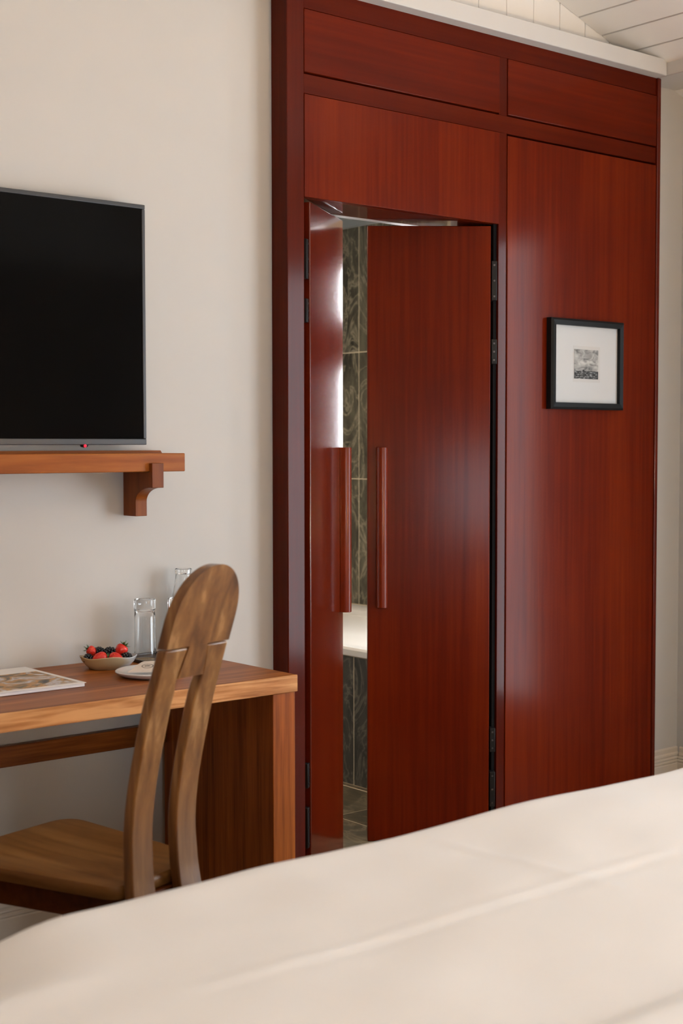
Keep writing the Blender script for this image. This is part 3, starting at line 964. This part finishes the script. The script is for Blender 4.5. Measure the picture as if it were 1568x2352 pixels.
# ceramic fruit dish
M['dish'] = None
def dish_mat():
    m, nt, p = new_mat('glazed_dish')
    L = nt.links
    tc = nt.nodes.new('ShaderNodeTexCoord')
    n = node(nt, 'ShaderNodeTexNoise', Scale=3.0, Detail=3.0)
    L.new(tc.outputs['Generated'], n.inputs['Vector'])
    sp = nt.nodes.new('ShaderNodeSeparateXYZ')
    L.new(tc.outputs['Generated'], sp.inputs[0])
    a = node(nt, 'ShaderNodeMath', operation='MULTIPLY_ADD')
    a.inputs[1].default_value = 0.5
    L.new(n.outputs['Fac'], a.inputs[0])
    L.new(sp.outputs['X'], a.inputs[2])
    r = ramp(nt, [(0.35, (0.46, 0.33, 0.17)), (0.8, (0.42, 0.34, 0.22)), (1.0, (0.45, 0.47, 0.48))])
    L.new(a.outputs[0], r.inputs['Fac'])
    L.new(r.outputs['Color'], p.inputs['Base Color'])
    p.inputs['Roughness'].default_value = 0.25
    return m


M['dish'] = dish_mat()
BCX, BCY = 2.105, 3.585
view = Vector((BCX, BCY, 0)).normalized()
side = Vector((view.y, -view.x, 0))
prof = [(0.0, 0.001), (0.62, 0.0), (0.72, 0.004), (0.90, 0.020), (1.0, 0.036), (0.985, 0.038), (0.96, 0.036), (0.86, 0.022), (0.70, 0.010), (0.0, 0.008)]
rings = []
for (r_, z_) in prof:
    ring = []
    for k in range(44):
        a = 2 * PI * k / 44
        wob = 1 + 0.03 * math.sin(3 * a + 0.6)
        zz_ = z_ + (0.0025 * math.sin(4 * a + 1) if z_ > 0.003 else 0.0)
        p_ = Vector((BCX, BCY, DT)) + side * (0.083 * r_ * wob * math.cos(a)) + view * (0.060 * r_ * wob * math.sin(a)) + Vector((0, 0, zz_))
        ring.append(p_)
    rings.append(ring)
tag(MB().loft(rings).build('fruit_dish', 'dish', smooth=True), 'shallow tan glazed ceramic dish holding berries on the desk', 'dish')


def berry_mat(name, col, seed_col):
    m, nt, p = new_mat(name)
    L = nt.links
    mp = coords(nt)
    v = node(nt, 'ShaderNodeTexVoronoi', Scale=190.0)
    L.new(mp.outputs[0], v.inputs['Vector'])
    r = ramp(nt, [(0.0, seed_col), (0.13, seed_col), (0.22, col)])
    L.new(v.outputs['Distance'], r.inputs['Fac'])
    L.new(r.outputs['Color'], p.inputs['Base Color'])
    p.inputs['Roughness'].default_value = 0.25
    p.inputs['Subsurface Weight'].default_value = 0.1
    p.inputs['Subsurface Radius'].default_value = (0.006, 0.002, 0.001)
    bump(nt, v.outputs['Distance'], 0.5, 0.001, p)
    return m


M['straw'] = berry_mat('strawberry_skin', (0.62, 0.022, 0.012), (0.75, 0.30, 0.06))
M['leaf'] = plain('strawberry_leaf', (0.05, 0.11, 0.025), 0.5, vary=0.3, nscale=80)
M['black_berry'] = plain('blackberry_skin', (0.012, 0.012, 0.014), 0.22, vary=0.3, nscale=90, coat=0.3)


def strawberry(c, axis, size, label, k=0):
    """tip points along axis; leaves at the other end"""
    ax = Vector(axis).normalized()
    q = Vector((0, 0, 1)) if abs(ax.z) < 0.9 else Vector((1, 0, 0))
    e1 = ax.cross(q).normalized()
    e2 = ax.cross(e1)
    t = thing('strawberry', label, 'strawberry', (c[0], c[1], c[2] - size * 0.4), group='strawberries in the dish')
    prof = [(-0.42, 0.02), (-0.44, 0.20), (-0.40, 0.34), (-0.28, 0.43), (-0.08, 0.45), (0.15, 0.40), (0.36, 0.29), (0.52, 0.16), (0.60, 0.02)]
    rings = []
    C = Vector(c)
    for a, r in prof:
        rings.append([C + ax * a * size + (e1 * math.cos(2 * PI * i / 16) + e2 * math.sin(2 * PI * i / 16)) * r * size * (1 + 0.03 * math.sin(3 * 2 * PI * i / 16 + k)) for i in range(16)])
    MB().loft(rings).build('flesh', 'straw', t, smooth=True)
    lf = MB()
    b0 = C - ax * 0.43 * size
    for i in range(7):
        a = 2 * PI * i / 7 + k
        d = e1 * math.cos(a) + e2 * math.sin(a)
        w = e2 * math.cos(a) - e1 * math.sin(a)
        L_ = size * (0.40 + 0.12 * math.sin(i * 2.3 + k))
        p0, p1, p2 = b0, b0 + d * L_ * 0.55 - ax * size * 0.05, b0 + d * L_ - ax * size * (0.24 + 0.1 * math.sin(i * 1.7))
        up_ = -ax * 0.02 * size
        lf.add([p0 - w * 0.03 * size, p0 + w * 0.03 * size, p1 - w * 0.11 * size, p1 + w * 0.11 * size, p2, p1 + up_ * 2, p0 + up_],
               [(0, 2, 5, 6), (6, 5, 3, 1), (2, 4, 5), (5, 4, 3), (0, 1, 3, 4, 2)])
    lf.build('calyx', 'leaf', t, smooth=False)
    st = MB().tube([b0, b0 - ax * size * 0.22 + e1 * size * 0.06, b0 - ax * size * 0.38 + e1 * size * 0.16], size * 0.03, 6)
    st.build('stem', 'leaf', t)
    return t


def at(sx, sy, z):
    v = Vector((BCX, BCY, DT)) + side * sx + view * sy
    return (v.x, v.y, DT + z)


def dirv(a, b, z):
    return side * a + view * b + Vector((0, 0, z))


strawberry(at(-0.022, -0.024, 0.0335), dirv(-0.85, -0.5, -0.05), 0.041, 'plump strawberry lying at the front left of the dish', 0.3)
strawberry(at(0.022, -0.026, 0.0325), dirv(0.9, -0.4, -0.1), 0.039, 'strawberry lying at the front right of the dish, glossy tip outward', 1.1)
strawberry(at(0.037, 0.010, 0.0500), dirv(-0.55, -0.2, -0.8), 0.040, 'strawberry propped upright at the right with its leaves up', 2.0)
strawberry(at(-0.046, 0.014, 0.0490), dirv(0.75, -0.1, -0.5), 0.032, 'strawberry at the back left with leaves poking up', 0.8)

bsp = bmesh.new()
bmesh.ops.create_icosphere(bsp, subdivisions=1, radius=1.0)
SPV = [v.co.copy() for v in bsp.verts]
SPF = [tuple(v.index for v in f.verts) for f in bsp.faces]
bsp.free()


def blackberry(c, axis, size, label):
    ax = Vector(axis).normalized()
    q = Vector((0, 0, 1)) if abs(ax.z) < 0.9 else Vector((1, 0, 0))
    e1 = ax.cross(q).normalized()
    e2 = ax.cross(e1)
    mb_ = MB()
    C = Vector(c)
    for j, (a, r) in enumerate(((-0.42, 0.22), (-0.22, 0.36), (0.0, 0.40), (0.22, 0.36), (0.42, 0.22), (0.53, 0.0))):
        cnt = max(1, int(round(2 * PI * r / 0.27)))
        for i in range(cnt):
            an = 2 * PI * (i + 0.5 * (j % 2)) / cnt
            p0 = C + ax * a * size + (e1 * math.cos(an) + e2 * math.sin(an)) * r * size
            mb_.add([p0 + v * size * 0.155 for v in SPV], SPF)
    mb_.lathe([(size * 0.02, -size * 0.3), (size * 0.3, 0), (size * 0.02, size * 0.3)], 8, c)
    return tag(mb_.build('blackberry', 'black_berry', smooth=True), label, 'blackberry', 'blackberries in the dish')


blackberry(at(-0.026, 0.018, 0.046), dirv(1, 0.3, 0.1), 0.030, 'blackberry on top behind the front left strawberry')
blackberry(at(0.006, 0.012, 0.043), dirv(1, -0.2, 0), 0.036, 'blackberry on top in the middle of the dish')
blackberry(at(-0.056, -0.012, 0.031), dirv(0.4, 1, 0.1), 0.030, 'blackberry at the left end of the dish')
blackberry(at(0.052, -0.014, 0.032), dirv(1, 0.4, 0.1), 0.031, 'blackberry at the right end of the dish')

# plate with folded napkin
PCX, PCY = 2.128, 3.392
M['plate'] = plain('white_glaze', (0.74, 0.74, 0.73), 0.2, vary=0.04, nscale=12, coat=0.3)
M['napkin'] = plain('napkin_cotton', (0.72, 0.63, 0.55), 0.9, vary=0.03, nscale=20, bstr=0.1, bscale=500)
M['ink'] = plain('napkin_print', (0.13, 0.11, 0.10), 0.9, vary=0.1)
pl = []
for (r_, z_) in [(0.0, 0.001), (0.66, 0.0), (0.80, 0.003), (0.95, 0.010), (1.0, 0.016), (0.985, 0.0185), (0.95, 0.0185), (0.80, 0.014), (0.62, 0.011), (0.0, 0.011)]:
    pl.append([Vector((PCX + 0.098 * r_ * (1 + 0.02 * math.sin(2 * a + 1) + 0.012 * math.sin(5 * a)) * math.cos(a), PCY + 0.098 * r_ * (1 + 0.02 * math.sin(2 * a + 1) + 0.012 * math.sin(5 * a)) * math.sin(a), DT + z_)) for a in [2 * PI * k / 48 for k in range(48)]])
tag(MB().loft(pl).build('plate', 'plate', smooth=True), 'small white uneven ceramic plate with a napkin on the desk', 'plate')
pview = Vector((PCX, PCY, 0)).normalized()
pside = Vector((pview.y, -pview.x, 0))
nk = thing('napkin', 'folded pale napkin with a small printed emblem lying on the plate', 'napkin', (PCX, PCY, DT + 0.0196))
def npt(a, b, z):
    return Vector((PCX, PCY, DT + z)) + pside * a + pview * b
NU, NV = 16, 10
def nap_z(a, b):
    # low in front, ridge towards the back
    return 0.0205 + 0.012 * max(0, 1 - ((b - 0.035) / 0.075) ** 2) * max(0.0, 1 - ((a - 0.01) / 0.095) ** 2)
mb = MB()
vs, fs = [], []
for j in range(NV + 1):
    for i in range(NU + 1):
        u_, v_ = i / NU, j / NV
        b = -0.060 + 0.12 * v_
        half = 0.074 - 0.045 * v_
        a = 0.012 + (u_ * 2 - 1) * half
        vs.append(npt(a, b, nap_z(a, b) + 0.0022))
k0 = len(vs)
for j in range(NV + 1):
    for i in range(NU + 1):
        v = vs[j * (NU + 1) + i]
        vs.append(Vector((v.x, v.y, max(DT + 0.0196, v.z - 0.003))))
for j in range(NV):
    for i in range(NU):
        q = (j * (NU + 1) + i, j * (NU + 1) + i + 1, (j + 1) * (NU + 1) + i + 1, (j + 1) * (NU + 1) + i)
        fs.append(q)
        fs.append(tuple(k0 + t for t in reversed(q)))
edge = [i for i in range(NU + 1)] + [j * (NU + 1) + NU for j in range(1, NV + 1)] + [NV * (NU + 1) + i for i in range(NU - 1, -1, -1)] + [j * (NU + 1) for j in range(NV - 1, 0, -1)]
for i in range(len(edge)):
    a, b = edge[i], edge[(i + 1) % len(edge)]
    fs.append((a, b, k0 + b, k0 + a))
mb.add(vs, fs)
ncl = mb.build('cloth', 'napkin', nk, smooth=True)
em = MB()
eca, ecb = -0.008, -0.012
def ez(a, b):
    return nap_z(a, b) + 0.0027
ro, ri = [], []
for k in range(28):
    t = 2 * PI * k / 28
    for lst, rr_ in ((ro, 1.0), (ri, 0.86)):
        a, b = eca + 0.0165 * rr_ * math.cos(t), ecb + 0.0165 * rr_ * math.sin(t)
        lst.append(npt(a, b, ez(a, b)))
em.add(ro + ri, [(k, (k + 1) % 28, 28 + (k + 1) % 28, 28 + k) for k in range(28)])
for (a0, a1, b0, b1) in ((-0.0075, -0.004, -0.004, 0.004), (-0.003, 0.0005, -0.004, 0.004), (0.0015, 0.005, -0.004, 0.004), (0.006, 0.0075, -0.004, 0.004)):
    em.add([npt(eca + a, ecb + b, ez(eca + a, ecb + b)) for a, b in ((a0, b0), (a1, b0), (a1, b1), (a0, b1))], [(0, 1, 2, 3)])
em.build('emblem', 'ink', ncl)

# two upturned tumblers on paper coasters and a glass bottle
M['coaster'] = plain('paper_coaster', (0.55, 0.40, 0.24), 0.9, vary=0.05)
M['tray'] = plain('dark_tray', (0.03, 0.014, 0.006), 0.35, vary=0.2)
GX, GY = 2.262, 3.635
G2X, G2Y = 2.352, 3.590
BTX, BTY = 2.425, 3.672
tray = thing('tray', 'dark wooden drinks tray under the glasses on the desk', 'tray', (2.348, 3.632, DT))
trm = MB()
tcx, tcy = 2.348, 3.632
def trr(hx, hy, r, z):
    return [Vector((p.x, p.y, DT + z)) for p in rr(tcx - hx, tcx + hx, tcy - hy, tcy + hy, r, 0)]
trm.loft([trr(0.122, 0.084, 0.02, 0.0), trr(0.127, 0.088, 0.022, 0.003), trr(0.127, 0.088, 0.022, 0.010), trr(0.123, 0.084, 0.02, 0.011), trr(0.119, 0.080, 0.018, 0.010), trr(0.118, 0.079, 0.018, 0.005)])
trm.build('tray_base', 'tray', tray, smooth=True)
TZ = DT + 0.0052


def tumbler(x, y, label):
    MB_ = MB()
    r, h = 0.0325, 0.182
    prof = [(0.0001, h), (r - 0.004, h), (r - 0.0008, h - 0.002), (r, h - 0.006), (r, h - 0.030), (r - 0.0016, h - 0.034), (r - 0.0012, h - 0.06), (r, 0.02), (r + 0.001, 0.001), (r, 0.0), (r - 0.0016, 0.001), (r - 0.0022, 0.02), (r - 0.0036, h - 0.06), (r - 0.005, h - 0.036), (r - 0.009, h - 0.031), (0.0001, h - 0.029)]
    MB_.lathe(prof, 40, (x, y, TZ + 0.0012))
    return tag(MB_.build('tumbler', 'glass', smooth=True), label, 'glass', 'upturned tumblers on the desk')


def coaster(x, y, label):
    c = thing('coaster', label, 'coaster', (x, y, TZ), group='paper coasters under the tumblers')
    MB().lathe([(0.0001, 0.0), (0.030, 0.0), (0.030, 0.001), (0.0001, 0.001)], 36, (x, y, TZ)).build('card', 'coaster', c)
    pr = MB()
    vv = Vector((x, y, 0)).normalized()
    ss = Vector((vv.y, -vv.x, 0))
    for row, b in enumerate((-0.012, 0.0, 0.011)):
        a = -0.018
        while a < 0.018:
            w = random.uniform(0.002, 0.005)
            pr.add([Vector((x, y, TZ + 0.00112)) + ss * q + vv * (b + t) for q, t in ((a, -0.002), (a + w, -0.002), (a + w, 0.002), (a, 0.002))], [(0, 1, 2, 3)])
            a += w + 0.0018
    pr.build('print', 'ink', c)


tumbler(GX, GY, 'upturned clear glass tumbler standing beside the berry dish')
tumbler(G2X, G2Y, 'upturned clear glass tumbler half hidden behind the chair back')
coaster(GX, GY, 'round tan paper coaster under the tumbler beside the berry dish')
coaster(G2X, G2Y, 'round tan paper coaster under the tumbler behind the chair back')
bt = MB()
h = 0.262
op = [(0.040, 0.0), (0.043, 0.003), (0.043, 0.125), (0.040, 0.155), (0.032, 0.19), (0.0265, 0.222), (0.0245, h - 0.022), (0.0235, h - 0.018), (0.0255, h - 0.016), (0.0262, h - 0.008), (0.0255, h - 0.001), (0.0235, h)]
ip = [(0.0215, h - 0.002), (0.0205, h - 0.02), (0.0225, 0.222), (0.0285, 0.19), (0.0365, 0.155), (0.0395, 0.125), (0.0395, 0.008), (0.036, 0.005), (0.0001, 0.005)]
bt.lathe([(0.0001, 0.0)] + op + ip, 40, (BTX, BTY, TZ))
tag(bt.build('glass_bottle', 'glass', smooth=True), 'clear glass water bottle with a wide neck standing behind the chair back', 'bottle')

# ------------------------------------------------------------------ bed
bed = thing('bed', 'bed with upholstered headboard standing under the white duvet', 'bed', (1.79, 0.8, FZ))
boxo('bed_base', 'headboard', 0.92, 2.74, -0.30, 1.90, 0.06, 0.32, bed, bevel=0.02)
boxo('mattress', 'linen2', 0.92, 2.74, -0.30, 1.90, 0.32, 0.575, bed, bevel=0.04, seg=4)
boxo('headboard', 'headboard', 0.70, 2.88, -0.42, -0.32, FZ, 0.78, bed, bevel=0.03, seg=4)
for x_ in (0.98, 2.68):
    for y_ in (-0.22, 1.82):
        boxo('foot', 'black', x_ - 0.03, x_ + 0.03, y_ - 0.03, y_ + 0.03, FZ, 0.06, bed)

from mathutils import noise as mnoise
TOP = 0.662


def cloth_edge(s, lim, r):
    """distance along the cloth -> (outward distance, drop)"""
    if s <= lim - r:
        return s, 0.0
    q = s - (lim - r)
    if q < r * PI / 2:
        return lim - r + r * math.sin(q / r), r * (1 - math.cos(q / r))
    return lim + 0.03 * (q - r * PI / 2), r + (q - r * PI / 2)


CXB = 1.79
HALF = 1.08
Y_FOOT, Y_HEAD = 2.058, 0.17
NX, NY = 190, 170
SXT = HALF + 0.38
SYT = (Y_FOOT - Y_HEAD) + 0.30
vs, fs = [], []
for j in range(NY + 1):
    sy = SYT * j / NY
    for i in range(NX + 1):
        sx = -SXT + 2 * SXT * i / NX
        ax, dx = cloth_edge(abs(sx), HALF + (0.12 if sx < 0 else 0.0), 0.14)
        ay, dy = cloth_edge(sy, Y_FOOT - Y_HEAD, 0.105)
        x_ = CXB + math.copysign(ax, sx)
        y_ = Y_HEAD + ay
        drop = (dx ** 2.2 + dy ** 2.2) ** (1 / 2.2)
        drop = min(drop, 0.42)
        z = TOP - drop + 0.004 * max(0.0, x_ - 1.8) - 1.0 * max(0.0, 1.12 - max(x_, 0.8)) ** 2 * max(0.0, min(1.0, (y_ - 1.72) / 0.24))
        nz = mnoise.noise(Vector((x_ * 2.1, y_ * 2.6, 0.3))) * 0.011 + mnoise.noise(Vector((x_ * 5.5, y_ * 7.0, 4.3))) * 0.004
        z += nz * (1 if drop < 0.1 else 0.4)
        # pressed crease across the foot end, and a short one along it
        cy = 1.585 + 0.006 * math.sin(3 * x_)
        if 1.0 < x_ < 2.2:
            k = min(1, (x_ - 1.0) / 0.2, (2.2 - x_) / 0.2)
            z += 0.0026 * k * math.exp(-((y_ - cy) / 0.009) ** 2) - 0.0016 * k * math.exp(-((y_ - cy + 0.022) / 0.014) ** 2)
        cxk = 1.86 + 0.05 * math.sin(2.2 * y_)
        if 1.45 < y_ < 1.95:
            z += 0.0022 * math.exp(-((x_ - cxk) / 0.010) ** 2) * min(1, (y_ - 1.45) / 0.1, (1.95 - y_) / 0.1)
        # turned-back top layer
        t = (1.135 + 0.012 * math.sin(2.5 * x_) - y_) / 0.008
        z += 0.016 * (1 / (1 + math.exp(-max(-30, min(30, t)))))
        if drop > 0.15:
            wv = 0.012 * math.sin(14 * (x_ if dy > dx else y_)) * min(1, (drop - 0.15) / 0.2)
            if dy > dx:
                y_ += wv
            else:
                x_ += math.copysign(wv, sx)
        vs.append((x_, y_, z))
for j in range(NY):
    for i in range(NX):
        a = j * (NX + 1) + i
        fs.append((a, a + 1, a + NX + 2, a + NX + 1))
dv = MB().add(vs, fs).build('duvet', 'linen', smooth=True)
so_ = dv.modifiers.new('thick', 'SOLIDIFY')
so_.thickness = 0.02
so_.offset = -1
tag(dv, 'smooth white duvet spread over the bed in the foreground', 'duvet')


def pillow(c, hx, hy, hz, tilt, label):
    vs, fs = [], []
    n1, n2 = 24, 16
    for s_ in (1, -1):
        for j in range(n2 + 1):
            for i in range(n1 + 1):
                a, b = i / n1 * 2 - 1, j / n2 * 2 - 1
                t = max(0, (1 - a ** 4)) ** 0.5 * max(0, (1 - b ** 4)) ** 0.5
                pin = 1 - 0.05 * (a * a * b * b)
                p = Vector((a * hx * pin, b * hy * pin, s_ * hz * t))
                vs.append(Matrix.Rotation(tilt, 3, 'X') @ p + Vector(c))
    m0 = (n1 + 1) * (n2 + 1)
    for s_ in (0, 1):
        for j in range(n2):
            for i in range(n1):
                a = s_ * m0 + j * (n1 + 1) + i
                fs.append((a, a + 1, a + n1 + 2, a + n1 + 1))
    me = MB().add(vs, fs)
    o = me.build('pillow', 'linen2', smooth=True)
    bm = bmesh.new()
    bm.from_mesh(o.data)
    bmesh.ops.remove_doubles(bm, verts=bm.verts, dist=0.0005)
    bmesh.ops.recalc_face_normals(bm, faces=bm.faces)
    bm.to_mesh(o.data)
    bm.free()
    return tag(o, label, 'pillow', 'pillows at the head of the bed')


pillow((1.27, -0.08, 0.695), 0.38, 0.21, 0.075, R(10), 'white pillow against the headboard on the side nearer the camera')
pillow((2.25, -0.08, 0.695), 0.38, 0.21, 0.075, R(10), 'white pillow against the headboard on the window side')

# ------------------------------------------------------------------ bedside tables with warm lamps; the window-side one is added fill
m, nt, p_ = new_mat('lamp_shade_linen')
tr = node(nt, 'ShaderNodeBsdfTranslucent')
tr.inputs[0].default_value = (0.9, 0.78, 0.6, 1)
df = node(nt, 'ShaderNodeBsdfDiffuse')
df.inputs[0].default_value = (0.8, 0.72, 0.6, 1)
mx = node(nt, 'ShaderNodeMixShader')
mx.inputs[0].default_value = 0.5
nt.links.new(tr.outputs[0], mx.inputs[1])
nt.links.new(df.outputs[0], mx.inputs[2])
nt.links.new(mx.outputs[0], nt.nodes['Material Output'].inputs[0])
for (lx, ly, watts, where) in ((-0.12, -0.22, 52, 'on the side away from the window'), (3.20, -0.16, 85, 'added as fill on the window side')):
    ns = thing('bedside_table', 'small dark bedside table beside the bed ' + where, 'bedside table', (lx, ly, FZ), group='bedside tables')
    boxo('top', 'chair_dark', lx - 0.22, lx + 0.22, ly - 0.20, ly + 0.20, 0.50, 0.53, ns, bevel=0.003)
    boxo('drawer', 'chair_dark', lx - 0.20, lx + 0.20, ly - 0.18, ly + 0.18, 0.36, 0.50, ns, bevel=0.003)
    for sx_ in (-0.18, 0.18):
        for sy_ in (-0.16, 0.16):
            boxo('leg', 'chair_dark', lx + sx_ - 0.018, lx + sx_ + 0.018, ly + sy_ - 0.018, ly + sy_ + 0.018, FZ, 0.36, ns)
    lp = thing('table_lamp', 'brass lamp with pale shade ' + where + ' of the bed', 'lamp', (lx, ly, 0.53), group='bedside lamps')
    MB().lathe([(0.0001, 0), (0.07, 0.0), (0.07, 0.012), (0.02, 0.02), (0.012, 0.05), (0.012, 0.30), (0.0001, 0.30)], 24, (lx, ly, 0.53)).build('lamp_base', 'brass', lp, smooth=True)
    MB().lathe([(0.15, 0.0), (0.11, 0.22)], 32, (lx, ly, 0.80)).build('lamp_shade', m, lp, smooth=True)
    pl_ = bpy.data.lights.new('lamp_bulb', 'POINT')
    pl_.energy = watts
    pl_.color = (1.0, 0.67, 0.36)
    pl_.shadow_soft_size = 0.03
    plo = bpy.data.objects.new('lamp_bulb', pl_)
    COL.objects.link(plo)
    plo.location = (lx, ly, 0.975)

# ------------------------------------------------------------------ unseen sheer curtain, added to dim window light on the right panelling
m, nt, p_ = new_mat('sheer_linen')
mp = coords(nt, (1, 1, 0.1))
nn = node(nt, 'ShaderNodeTexNoise', Scale=60.0, Detail=2.0)
nt.links.new(mp.outputs[0], nn.inputs['Vector'])
rc = ramp(nt, [(0.3, (0.50, 0.47, 0.43)), (0.7, (0.58, 0.55, 0.51))])
nt.links.new(nn.outputs['Fac'], rc.inputs['Fac'])
tr = node(nt, 'ShaderNodeBsdfTranslucent')
df = node(nt, 'ShaderNodeBsdfDiffuse')
mx = node(nt, 'ShaderNodeMixShader')
mx.inputs[0].default_value = 0.55
nt.links.new(rc.outputs['Color'], tr.inputs[0])
nt.links.new(rc.outputs['Color'], df.inputs[0])
nt.links.new(tr.outputs[0], mx.inputs[1])
nt.links.new(df.outputs[0], mx.inputs[2])
nt.links.new(mx.outputs[0], nt.nodes['Material Output'].inputs[0])
vs, fs = [], []
for j in range(9):
    z = FZ + 0.02 + 2.56 * j / 8
    for i in range(91):
        y_ = 1.93 + 0.60 * i / 90
        vs.append((XR - 0.075 + 0.03 * math.sin(i * 0.8) + 0.008 * math.sin(i * 0.23 + z), y_, z))
for j in range(8):
    for i in range(90):
        a = j * 91 + i
        fs.append((a, a + 1, a + 92, a + 91))
tag(MB().add(vs, fs).build('added_sheer_curtain', m, smooth=True), 'pale sheer curtain added across part of the tall window to dim its light', 'curtain')

# ------------------------------------------------------------------ dark curtain in the far corner by the window (mirrored in the screen)
cu = MB()
vs, fs = [], []
NC, NZ = 120, 12
for j in range(NZ + 1):
    z = FZ + 0.02 + 2.5 * j / NZ
    for i in range(NC + 1):
        x_ = 3.55 + 1.38 * i / NC
        y_ = YB + 0.085 + 0.035 * math.sin(i * 0.75) + 0.012 * math.sin(i * 0.31 + z * 1.5)
        vs.append((x_, y_, z))
for j in range(NZ):
    for i in range(NC):
        a = j * (NC + 1) + i
        fs.append((a, a + 1, a + NC + 2, a + NC + 1))
cuo = cu.add(vs, fs).build('curtain', 'curtain', smooth=True)
cs_ = cuo.modifiers.new('thick', 'SOLIDIFY')
cs_.thickness = 0.004
tag(cuo, 'dark olive floor-length curtain in the corner by the window wall', 'curtain')
